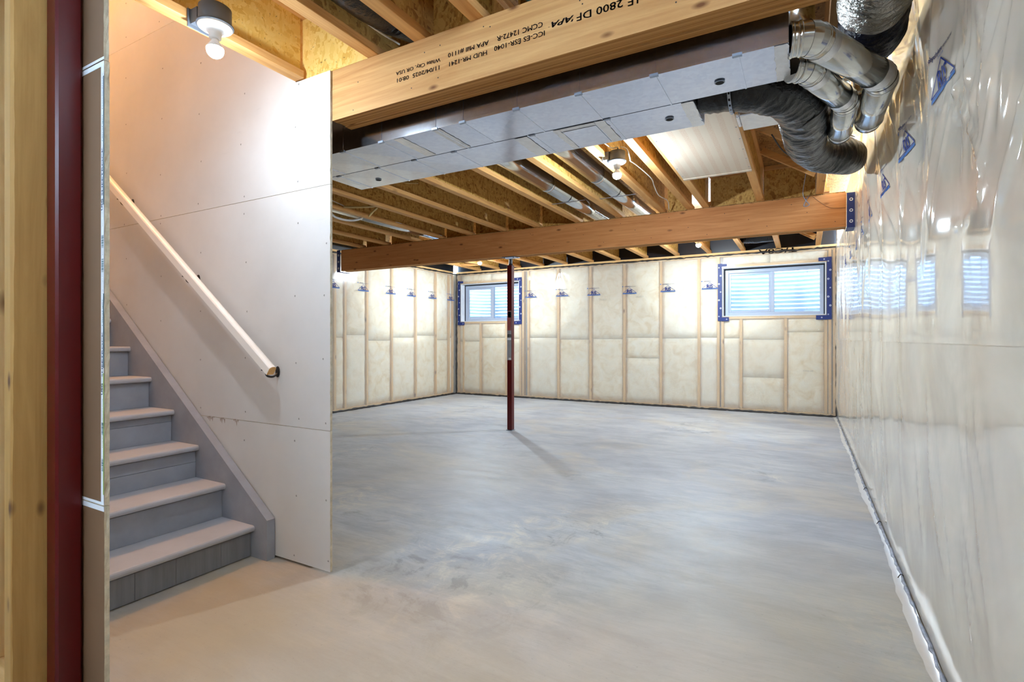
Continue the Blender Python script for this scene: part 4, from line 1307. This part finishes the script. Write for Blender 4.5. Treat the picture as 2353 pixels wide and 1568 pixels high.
# ------------------------------------------------------------------ sheet metal ducts
DZ, DH = 2.045, 0.205
def duct(name, label, x0, x1, y0, y1, cuts, holes, tapes, patch=None):
    t = thing(name, label, 'duct', (x1, (y0 + y1) / 2, DZ))
    xs_ = [x0] + sorted(cuts) + [x1]
    for i in range(len(xs_) - 1):
        a, b = xs_[i] + 0.0006, xs_[i + 1] - 0.0006
        # section with a faint pressed cross on its bottom, open ended
        mb = MB()
        cx, cy = (a + b) / 2, (y0 + y1) / 2
        bot = [(a, y0, DZ), (b, y0, DZ), (b, y1, DZ), (a, y1, DZ), (cx, cy, DZ - 0.0010)]
        mb.add(bot, [(1, 0, 4), (2, 1, 4), (3, 2, 4), (0, 3, 4)])
        top = [(a, y0, DZ + DH), (b, y0, DZ + DH), (b, y1, DZ + DH), (a, y1, DZ + DH)]
        mb.add(top, [(0, 1, 2, 3)])
        mb.add([bot[0], bot[1], top[1], top[0]], [(0, 1, 2, 3)])
        mb.add([bot[2], bot[3], top[3], top[2]], [(0, 1, 2, 3)])
        if i == 0:
            mb.add([bot[0], bot[3], top[3], top[0]], [(3, 2, 1, 0)])
        if i == len(xs_) - 2:
            mb.add([bot[1], bot[2], top[2], top[1]], [(0, 1, 2, 3)])
        s = mb.build('duct_section', M['duct'], t)
        if i < len(xs_) - 2:
            sm = MB()
            sm.box(b - 0.0022, b + 0.0034, y0 - 0.0005, y1 + 0.0005, DZ - 0.0022, DZ + 0.001)
            sm.box(b - 0.0022, b + 0.0034, y0 - 0.0022, y0 + 0.001, DZ, DZ + DH)
            sm.build('seam', M['duct'], s)
            cl = MB()
            cl.box(b - 0.018, b + 0.012, y0 - 0.003, y0 + 0.010, DZ - 0.0034, DZ + 0.006)
            cl.build('drive_clip', M['steel'], s)
    for hx, hy in holes:
        lathe('test_hole', [(0.0155, 0), (0.0185, 0.001), (0.0185, 0.002)], (hx, hy, DZ - 0.0062), M['steel'], t, 20, False)
        lathe('hole_plug', [(0.0148, 0), (0.0148, 0.001)], (hx, hy, DZ - 0.0068), M['hole'], t, 20, False)
    for (ax, bx_, ya, yb_) in tapes:
        nx, ny = 10, 14
        V = []
        for j in range(ny + 1):
            for i in range(nx + 1):
                jx = rng.normal(0, 0.0016) if i in (0, nx) else 0
                V.append((ax + (bx_ - ax) * i / nx + jx, ya + (yb_ - ya) * j / ny, DZ - 0.0014 - abs(rng.normal(0, 0.0005))))
        F = [(j * (nx + 1) + i, (j + 1) * (nx + 1) + i, (j + 1) * (nx + 1) + i + 1, j * (nx + 1) + i + 1) for j in range(ny) for i in range(nx)]
        obj('foil_tape_strip', V, F, M['foil'], t, smooth=True)
    if patch:
        ax, bx_, ya, yb_ = patch
        box('access_plate', ax, bx_, ya, yb_, DZ - 0.0026, DZ - 0.0012, M['duct'], t, 0.0004)
    return t
d1 = duct('supply_duct', 'long galvanized rectangular duct running close behind the stamped beam', -2.62, -0.044, 1.883, 2.150,
          [-2.30, -2.033, -1.774, -1.45, -1.301, -1.0335, -0.759, -0.4686, -0.193], [(-0.272, 2.045)],
          [(-1.70, -1.645, 1.885, 2.145), (-1.475, -1.43, 1.885, 2.145), (-0.088, -0.046, 1.885, 2.148)])
d2 = duct('supply_duct', 'second galvanized rectangular duct, beyond the long one, ending at the black flexible duct', -2.45, -0.385, 2.156, 2.425,
          [-2.36, -2.06, -1.80, -1.543, -1.10, -0.738], [(-2.2, 2.312), (-0.505, 2.282)],
          [(-1.20, -1.13, 2.160, 2.42), (-1.00, -0.968, 2.16, 2.42), (-0.80, -0.755, 2.16, 2.42), (-0.97, -0.80, 2.16, 2.19), (-0.435, -0.387, 2.16, 2.424)], (-0.965, -0.805, 2.195, 2.415))
# brown paper clad strip at the open end of the long duct
hang = thing('stack_duct', 'pale grey flat duct stub under the joists just above the black flexible duct', 'duct', (-0.19, 3.3, 2.37))
box('stub', -0.325, -0.06, 3.22, 3.46, 2.365, 2.43, M['duct'], hang, 0.004)
box('foil_tape_strip', -0.345, -0.327, 3.25, 3.40, 2.368, 2.40, M['foil'], hang, 0.003)

# ------------------------------------------------------------------ round pipes
def elbow_pipe(name, label, pts, r, cat='pipe', group=None, rings=(), seams=True):
    t = thing(name, label, cat, pts[0], group)
    pts = np.asarray(pts, float)
    # straight lengths with gored elbows between them
    def ang(i):
        a, b = pts[i] - pts[i - 1], pts[i + 1] - pts[i]
        return a / np.linalg.norm(a), b / np.linalg.norm(b)
    cut = []
    for i in range(1, len(pts) - 1):
        a, b = ang(i)
        th = math.acos(np.clip(a @ b, -1, 1))
        L = min(r * 1.15 * math.tan(th / 2) + 0.012, 0.45 * np.linalg.norm(pts[i] - pts[i - 1]), 0.45 * np.linalg.norm(pts[i + 1] - pts[i]))
        cut.append((pts[i] - a * L, pts[i] + b * L, a, b))
    starts = [pts[0]] + [c[1] for c in cut]
    ends = [c[0] for c in cut] + [pts[-1]]
    for s, e in zip(starts, ends):
        dd = (e - s) / np.linalg.norm(e - s)
        n = 2
        v, f = tube_geo([s, e], r, 32, True)
        sec = obj('straight_length', v, f, M['pipe'], t, smooth=True)
        sec.data.polygons.foreach_set('use_smooth', [len(p.vertices) == 4 for p in sec.data.polygons])
        for q in (s + dd * 0.004, e - dd * 0.004):
            v, f = tube_geo([q - dd * 0.005, q - dd * 0.002, q + dd * 0.002, q + dd * 0.005], [r + 0.0003, r + 0.003, r + 0.003, r + 0.0003], 32, False)
            obj('crimp_bead', v, f, M['pipe'], sec, smooth=True)
    for i, (p, q, a, b) in enumerate(cut):
        # three gores
        m0 = pts[i + 1]
        bez = [p * (1 - t_) ** 2 + m0 * 2 * t_ * (1 - t_) + q * t_ * t_ for t_ in (0, 0.33, 0.67, 1)]
        eb = bpy.data.objects.new('elbow', None)
        place(eb, m0, t)
        for k in range(3):
            v, f = tube_geo([bez[k], bez[k + 1]], r + 0.0015 * (k % 2), 32, False)
            # tilt the ends so that the gores meet on their mitre planes
            v = np.array(v)
            tang = [a, (bez[1] - bez[0]) + (bez[2] - bez[1]), (bez[2] - bez[1]) + (bez[3] - bez[2]), b]
            for side, c in ((0, bez[k]), (1, bez[k + 1])):
                tn = tang[k + side] / np.linalg.norm(tang[k + side])
                dd = bez[k + 1] - bez[k]
                dd = dd / np.linalg.norm(dd)
                sl_ = slice(side * 32, side * 32 + 32)
                rel = v[sl_] - c
                v[sl_] = v[sl_] - np.outer((rel @ tn) / (dd @ tn), dd)
            obj('gore', v, f, M['pipe'], eb, smooth=True)
    return t
pa = elbow_pipe('round_duct', 'outer bright metal pipe bending from the duct end to run along the plastic wall',
                [(-0.043, 1.955, 2.085), (0.015, 1.965, 2.085), (0.255, 2.40, 2.085), (0.250, 2.88, 2.085), (0.250, 2.935, 2.36)], 0.0535)
pb = elbow_pipe('round_duct', 'inner bright metal pipe bending from the duct end beside the black flexible duct',
                [(-0.043, 2.115, 2.068), (0.006, 2.15, 2.068), (0.146, 2.52, 2.068), (0.144, 2.94, 2.068), (0.144, 2.995, 2.34)], 0.0475)
for o_, pts in ((pa, ((0.05, 2.029, 2.085), (0.228, 2.351, 2.085))), (pb, ((0.03, 2.213, 2.068), (0.126, 2.467, 2.068)))):
    rr_ = 0.0535 if o_ is pa else 0.0475
    dd = np.array([0.24, 0.42, 0]) if o_ is pa else np.array([0.138, 0.37, 0])
    dd = dd / np.linalg.norm(dd)
    for p_ in pts:
        p_ = np.array(p_)
        v, f = tube_geo([p_ - dd * 0.02, p_ + dd * 0.02], rr_ + 0.002, 28, False, lambda s, a: 1 + 0.012 * math.sin(a * 9 + s * 3))
        obj('foil_tape_strip', v, f, M['foil'], o_, smooth=True)
def joist_pipe(label, x, y0, y1, z, r, straps):
    t = thing('round_duct', label, 'pipe', (x, y0, z), 'round ducts in the joist bays')
    n = max(1, round((y1 - y0) / 1.5))
    for i in range(n):
        a, b = y0 + (y1 - y0) * i / n, y0 + (y1 - y0) * (i + 1) / n
        v, f = tube_geo([(x, a, z), (x, b - 0.001, z)], r, 28, True)
        s = obj('straight_length', v, f, M['pipe'], t, smooth=True)
        s.data.polygons.foreach_set('use_smooth', [len(p.vertices) == 4 for p in s.data.polygons])
        v, f = tube_geo([(x, b - 0.03, z), (x, b - 0.026, z), (x, b - 0.004, z), (x, b, z)], [r, r + 0.003, r + 0.003, r], 28, False)
        obj('crimp_bead', v, f, M['pipe'], s, smooth=True)
    for ys in straps:
        sm = MB()
        sm.box(x - 0.20, x + 0.20, ys, ys + 0.02, z - r - 0.004, z - r - 0.002)
        sm.build('hanger_strap', M['steel'], t)
    return t
joist_pipe('round metal duct between joists, on the stair side of the lamp bay', -2.02, 2.55, 6.0, 2.50, 0.076, (4.66,))
joist_pipe('round metal duct between joists right under the bare bulb', -1.545, 2.50, 6.0, 2.50, 0.076, (4.70,))
joist_pipe('shiny round metal duct in the far left joist bay by the partition', -4.36, 2.60, 6.0, 2.50, 0.062, ())

# ------------------------------------------------------------------ flexible ducts
def flex(pts, R, n, seg, mat, name, parent, seed, pitch=0.030, amp=0.022, crump=0.05):
    r = np.random.default_rng(seed)
    path, s = smooth_path(pts, n)
    Rv = np.interp(s, np.linspace(0, s[-1], len(R)), R)
    ph = r.uniform(0, 6, 14)
    k1 = r.integers(1, 5, 14)
    k2 = r.uniform(8, 60, 14)
    def fn(q, a):
        c = sum(math.sin(k1[i] * a + k2[i] * q + ph[i]) for i in range(14)) / 14
        c2 = math.sin(k1[0] * a + 19 * q + ph[1]) * math.sin(k1[3] * a - 31 * q + ph[2])
        h = amp * (0.35 + 1.1 * abs(c2)) * (1 - 2 * abs(math.sin(PI * q / pitch + 1.3 * math.sin(2 * a + q * 11) + 0.7 * math.sin(5 * a - 23 * q))))
        return 1 + h + crump * c
    v, f = tube_geo(path, Rv, seg, True, fn, s)
    return obj(name, v, f, mat, parent, smooth=True)
bf = thing('flexible_duct', 'black flexible duct curving from the second duct to the far beam by the plastic wall', 'duct', (-0.384, 2.30, 2.15))
flex([(-0.384, 2.292, 2.148), (-0.22, 2.315, 2.135), (-0.09, 2.41, 2.125), (-0.015, 2.60, 2.12), (0.0, 2.90, 2.125), (0.015, 3.18, 2.135), (0.075, 3.42, 2.15), (0.165, 3.55, 2.16), (0.225, 3.72, 2.19), (0.240, 4.00, 2.26), (0.245, 4.25, 2.36), (0.245, 4.33, 2.46)],
     [0.098, 0.104, 0.104, 0.104, 0.102, 0.098, 0.10, 0.104, 0.098, 0.085, 0.080, 0.08], 560, 48, M['black_film'], 'sleeve', bf, 3, 0.036, 0.016, 0.10)
flex([(0.243, 4.20, 2.335), (0.245, 4.26, 2.37), (0.245, 4.34, 2.47)], [0.088, 0.086, 0.082], 40, 36, M['silver_film'], 'end_cuff', bf, 8, 0.022, 0.03, 0.02)
# perforated hanger strap round the sleeve
ring_pts = []
cc, nrm = np.array([-0.262, 2.302, 2.140]), None
strap = MB()
kk = 26
for i in range(kk):
    a0, a1 = 2 * PI * i / kk, 2 * PI * (i + 0.62) / kk
    q = []
    for a in (a0, a1):
        for dx in (-0.006, 0.006):
            q.append((cc[0] + dx, cc[1] + 0.113 * math.cos(a), cc[2] + 0.113 * math.sin(a)))
    strap.add(q, [(0, 1, 3, 2)])
    a2 = 2 * PI * (i + 1) / kk
    for dx in (-0.006, 0.0035):
        q = [(cc[0] + dx + e, cc[1] + 0.113 * math.cos(a), cc[2] + 0.113 * math.sin(a)) for a in (a1, a2) for e in (0, 0.0025)]
        strap.add(q, [(0, 1, 3, 2)])
strap.build('hanger_strap', M['steel'], bf)
tube('lashing_cord', [(0.045, 2.35, 2.21), (0.09, 2.47, 2.15), (0.075, 2.52, 2.06), (-0.01, 2.56, 2.01)], 0.0035, M['cable_black'], bf, 20, 6)
sf = thing('flexible_duct', 'silver foil flexible duct with a dark blue lower end, high against the plastic wall', 'duct', (0.27, 1.8, 2.35))
flex([(0.19, 1.30, 2.46), (0.20, 1.70, 2.40), (0.215, 2.05, 2.350), (0.222, 2.22, 2.336), (0.226, 2.32, 2.334)], [0.108, 0.113, 0.118, 0.119, 0.116], 420, 56, M['silver_film'], 'sleeve', sf, 5, 0.036, 0.018, 0.12)
flex([(0.224, 2.26, 2.336), (0.231, 2.44, 2.336), (0.234, 2.60, 2.350), (0.236, 2.72, 2.41), (0.238, 2.76, 2.52), (0.238, 2.76, 2.64)], [0.108, 0.114, 0.116, 0.112, 0.106, 0.106], 150, 44, M['navy_film'], 'end_cuff', sf, 6, 0.034, 0.02, 0.06)
nf = thing('flexible_duct', 'black flexible duct with a pale stripe between joists above the stamped beam', 'duct', (-1.53, 1.2, 2.5))
flex([(-1.545, 0.3, 2.56), (-1.545, 0.9, 2.52), (-1.540, 1.3, 2.49), (-1.535, 1.6, 2.49), (-1.53, 1.80, 2.53), (-1.53, 1.95, 2.58)], [0.098] * 6, 150, 36, M['black_film'], 'sleeve', nf, 9, 0.03, 0.012, 0.03)
tube('pale_stripe', [(-1.470, 0.4, 2.460), (-1.470, 0.9, 2.435), (-1.466, 1.3, 2.412), (-1.461, 1.58, 2.418)], 0.012, M['poly_liner'], nf, 30, 8)
ff = thing('flexible_duct', 'black flexible duct lying across the joists above the large window', 'duct', (-0.6, 8.1, 2.55))
flex([(-0.78, 8.12, 2.56), (-0.6, 8.05, 2.54), (-0.37, 8.10, 2.55)], [0.095, 0.1, 0.095], 70, 30, M['black_film'], 'sleeve', ff, 12, 0.03, 0.02, 0.05)
# dark pipes up in the dark corner over the duct end
vp = thing('vent_pipe', 'dark metal pipe standing in the shadow above the duct end', 'pipe', (0.0, 2.6, 2.42))
v, f = tube_geo([(-0.03, 2.62, 2.40), (-0.03, 2.62, 2.70)], 0.07, 24, True)
obj('straight_length', v, f, M['pipe'], vp, smooth=True)

# ------------------------------------------------------------------ printed panning board under two joists
pan = thing('panning_board', 'white panning board with rows of faint red print nailed under two joists', 'board', (-0.6, 3.4, JZ))
box('sheet', -0.858, -0.352, 2.43, 4.36, JZ - 0.0045, JZ - 0.0005, M['panning'], pan)
box('end_lip', -0.858, -0.352, 4.362, 4.40, JZ - 0.008, JZ - 0.0005, M['panning'], pan, 0.001)
nl = MB()
for i in range(9):
    for x in (-0.845, -0.365):
        nl.box(x - 0.004, x + 0.004, 2.6 + i * 0.21, 2.608 + i * 0.21, JZ - 0.0062, JZ - 0.004)
stuff(nl.build('staple', M['steel'], pan))

# ------------------------------------------------------------------ bare bulb lampholders
def lampholder(label, c, glow='bulb', first=[None]):
    x, y, z = c                                                  # z: underside of the porcelain cover
    if first[0] is None:
        t = thing('lampholder', label, 'lamp', (x, y, z), 'bare bulb lampholders')
        box_ = lathe('junction_box', [(0.056, 0.014), (0.058, 0.020), (0.058, 0.078), (0.050, 0.084)], c, M['grey_plastic'], t, 30)
        ear = MB()
        ear.box(x - 0.088, x - 0.045, y - 0.045, y + 0.045, z + 0.022, z + 0.078)
        ear.box(x - 0.094, x - 0.088, y - 0.055, y + 0.055, z + 0.010, z + 0.080)
        ear.build('mounting_bracket', M['grey_plastic'], t)
        lathe('rim', [(0.063, 0.006), (0.066, 0.009), (0.066, 0.0135), (0.060, 0.0145)], c, M['grey_plastic'], t, 36)
        lathe('porcelain_cover', [(0.015, -0.040), (0.0215, -0.038), (0.0225, -0.024), (0.026, -0.014), (0.040, -0.006), (0.054, -0.002), (0.0615, 0.003), (0.0615, 0.0065), (0.05, 0.008)], c, M['porcelain'], t, 36)
        for a in (-1, 1):
            lathe('screw', [(0.004, -0.003), (0.0045, 0.0)], (x + a * 0.024, y + a * 0.035, z - 0.0005), M['steel'], t, 8, False)
        ae = 1.38                                                # LED bulb: opaque white base, only the dome below it glows
        lathe('bulb_base', [(0.004, -0.0415), (0.013, -0.043), (0.015, -0.051), (0.022, -0.062), (0.031 * math.sin(ae), -0.083 + 0.031 * math.cos(ae) + 0.0003)], c, M['porcelain'], t, 24)
        bl = [(0.031 * math.sin(a) if a < PI else 0.0005, -0.083 + 0.031 * math.cos(a)) for a in np.linspace(ae, PI, 11)]
        lathe('bulb', bl, c, M[glow], t, 24)
        first[0] = t
        return t
    src = first[0]
    t = src.copy()
    t.name = 'lampholder'
    COL.objects.link(t)
    t.location = c
    ORIG[t.name] = Vector(c)
    t['label'] = label
    for ch in list(src.children):
        k = ch.copy()
        COL.objects.link(k)
        k.parent = t
        if ch.name.startswith('bulb') and not ch.name.startswith('bulb_base'):
            k.data = ch.data.copy()
            k.data.materials[0] = M[glow]
    return t
lampholder('bare bulb lampholder on the golden joist above the stairwell, nearest', (-2.010, 1.215, 2.312), 'bulb_stair')
lampholder('bare bulb lampholder between joists beyond the rectangular ducts, before the far beam', (-1.165, 3.61, 2.350), 'bulb_mid')
lampholder('bare bulb lampholder beyond the far beam, over the small window side', (-4.560, 7.08, 2.405))
lampholder('bare bulb lampholder beyond the far beam, toward the large window', (-1.205, 7.11, 2.405))
lampholder('added fill bulb on an unseen lampholder behind the camera', (-0.05, -0.8, 2.312), 'bulb_fill')  # added to fill the near side with light, out of view

# ------------------------------------------------------------------ cables and tubing
def cable(name, label, pts, r, mat, n=40, cat='cable'):
    return tag(tube(name, pts, r, mat, None, n, 8), label, cat)
cable('electric_cable', 'white cable looping into the nearest lampholder box', [(-2.10, 0.95, 2.46), (-2.06, 1.02, 2.41), (-2.03, 1.10, 2.39), (-2.015, 1.17, 2.405), (-2.015, 1.19, 2.385)], 0.0055, M['cable_white'])
cable('electric_cable', 'second pale cable on the web beside the nearest lampholder', [(-2.122, 0.70, 2.53), (-2.122, 0.86, 2.52), (-2.10, 0.95, 2.50), (-2.07, 1.02, 2.49)], 0.005, M['cable_white'])
cable('electric_cable', 'thin white cable sagging beside the black duct above the stamped beam', [(-1.63, 0.6, 2.60), (-1.62, 1.0, 2.52), (-1.605, 1.35, 2.46), (-1.59, 1.6, 2.415), (-1.56, 1.77, 2.40)], 0.004, M['cable_white'])
cable('electric_cable', 'white cable curling round the middle lampholder and along its joist', [(-1.12, 3.55, 2.44), (-1.085, 3.58, 2.43), (-1.085, 3.66, 2.38), (-1.11, 3.75, 2.40), (-1.13, 4.0, 2.44), (-1.10, 4.3, 2.42), (-1.15, 4.6, 2.44), (-1.17, 4.85, 2.42), (-1.17, 5.2, 2.45), (-1.2, 5.4, 2.41)], 0.0045, M['cable_white'], 80)
cable('electric_cable', 'white cable loop above the middle lampholder box', [(-1.235, 3.45, 2.48), (-1.20, 3.50, 2.45), (-1.18, 3.56, 2.445), (-1.15, 3.58, 2.452), (-1.165, 3.61, 2.44)], 0.0045, M['cable_white'])
cable('electric_cable', 'pale cable draped across the joists beyond the far beam', [(-3.2, 5.75, 2.425), (-2.9, 5.9, 2.424), (-2.4, 6.05, 2.42), (-1.9, 6.25, 2.424), (-1.5, 6.6, 2.424), (-1.23, 7.05, 2.47)], 0.007, M['cable_white'], 60)
cable('electric_cable', 'pale cable sagging along the strand board joist left of the far post', [(-4.05, 3.6, 2.46), (-4.12, 4.1, 2.44), (-4.06, 4.6, 2.43), (-4.13, 5.0, 2.45), (-4.05, 5.4, 2.42)], 0.0045, M['cable_white'], 60)
cable('electric_cable', 'thin pale cable drooping against the joist web past the second duct', [(-3.12, 2.9, 2.58), (-3.125, 3.25, 2.50), (-3.13, 3.6, 2.50), (-3.125, 3.8, 2.54)], 0.004, M['pex'], 40)
cable('water_tube', 'white plastic tube hanging in a bow beside the shiny left duct', [(-4.33, 3.85, 2.42), (-4.32, 3.90, 2.385), (-4.28, 4.02, 2.372), (-4.20, 4.10, 2.385), (-4.14, 4.14, 2.43)], 0.012, M['white_paint'], 40, 'tube')
cable('water_tube', 'cream plastic tube end poking out between joists, nearer of two at the drywall edge', [(-3.40, 3.12, 2.425), (-3.30, 3.18, 2.44), (-3.15, 3.22, 2.45)], 0.011, M['pex'], 16, 'tube')
cable('water_tube', 'cream plastic tube end poking out between joists, second from the drywall edge', [(-3.38, 3.30, 2.418), (-3.28, 3.33, 2.44), (-3.15, 3.36, 2.46)], 0.011, M['pex'], 16, 'tube')
cable('water_tube', 'cream plastic tube stub hanging below the joist past the drywall edge', [(-3.96, 4.02, 2.375), (-3.90, 4.02, 2.42), (-3.86, 4.04, 2.46)], 0.011, M['pex'], 16, 'tube')
cable('water_tube', 'cream plastic tube with a black end lying against the joist web', [(-4.04, 3.75, 2.425), (-3.95, 3.83, 2.43), (-3.85, 3.95, 2.45), (-3.78, 4.1, 2.50)], 0.011, M['pex'], 24, 'tube')
cable('electric_cable', 'black cable sagging under the wood bridging toward the black flexible duct', [(-0.20, 4.05, 2.52), (-0.14, 4.2, 2.45), (-0.06, 4.35, 2.42), (0.05, 4.5, 2.42)], 0.005, M['cable_black'], 40)
wl = [(0.02, 5.2, 2.60), (-0.01, 5.38, 2.46), (-0.012, 5.41, 2.40), (0.012, 5.412, 2.345), (0.035, 5.412, 2.31), (0.012, 5.411, 2.295), (-0.008, 5.411, 2.305), (0.010, 5.413, 2.35), (0.035, 5.413, 2.39)]
cable('wire_loop', 'thin grey wire loop hanging over the far beam face near its taped end', wl, 0.003, M['steel'], 70, 'wire')
cable('electric_cable', 'thin brown wire trailing down the face of the far beam to its taped end', [(0.06, 5.414, 2.38), (0.12, 5.416, 2.32), (0.19, 5.416, 2.265), (0.26, 5.416, 2.25), (0.31, 5.416, 2.248)], 0.002, plain('brown_wire', (120, 74, 40), 0.5), 40)
gb_ = tag(tube('plastic_bag', [(-1.05, 1.2, 2.58), (-0.98, 1.5, 2.50), (-0.90, 1.80, 2.46), (-0.8, 1.95, 2.5)], 0.06, M['green_bag'], None, 30, 14, lambda s, a: 1 + 0.12 * math.sin(3 * a + s * 30)), 'dark green crumpled plastic sheet tucked over the stamped beam', 'plastic sheet')
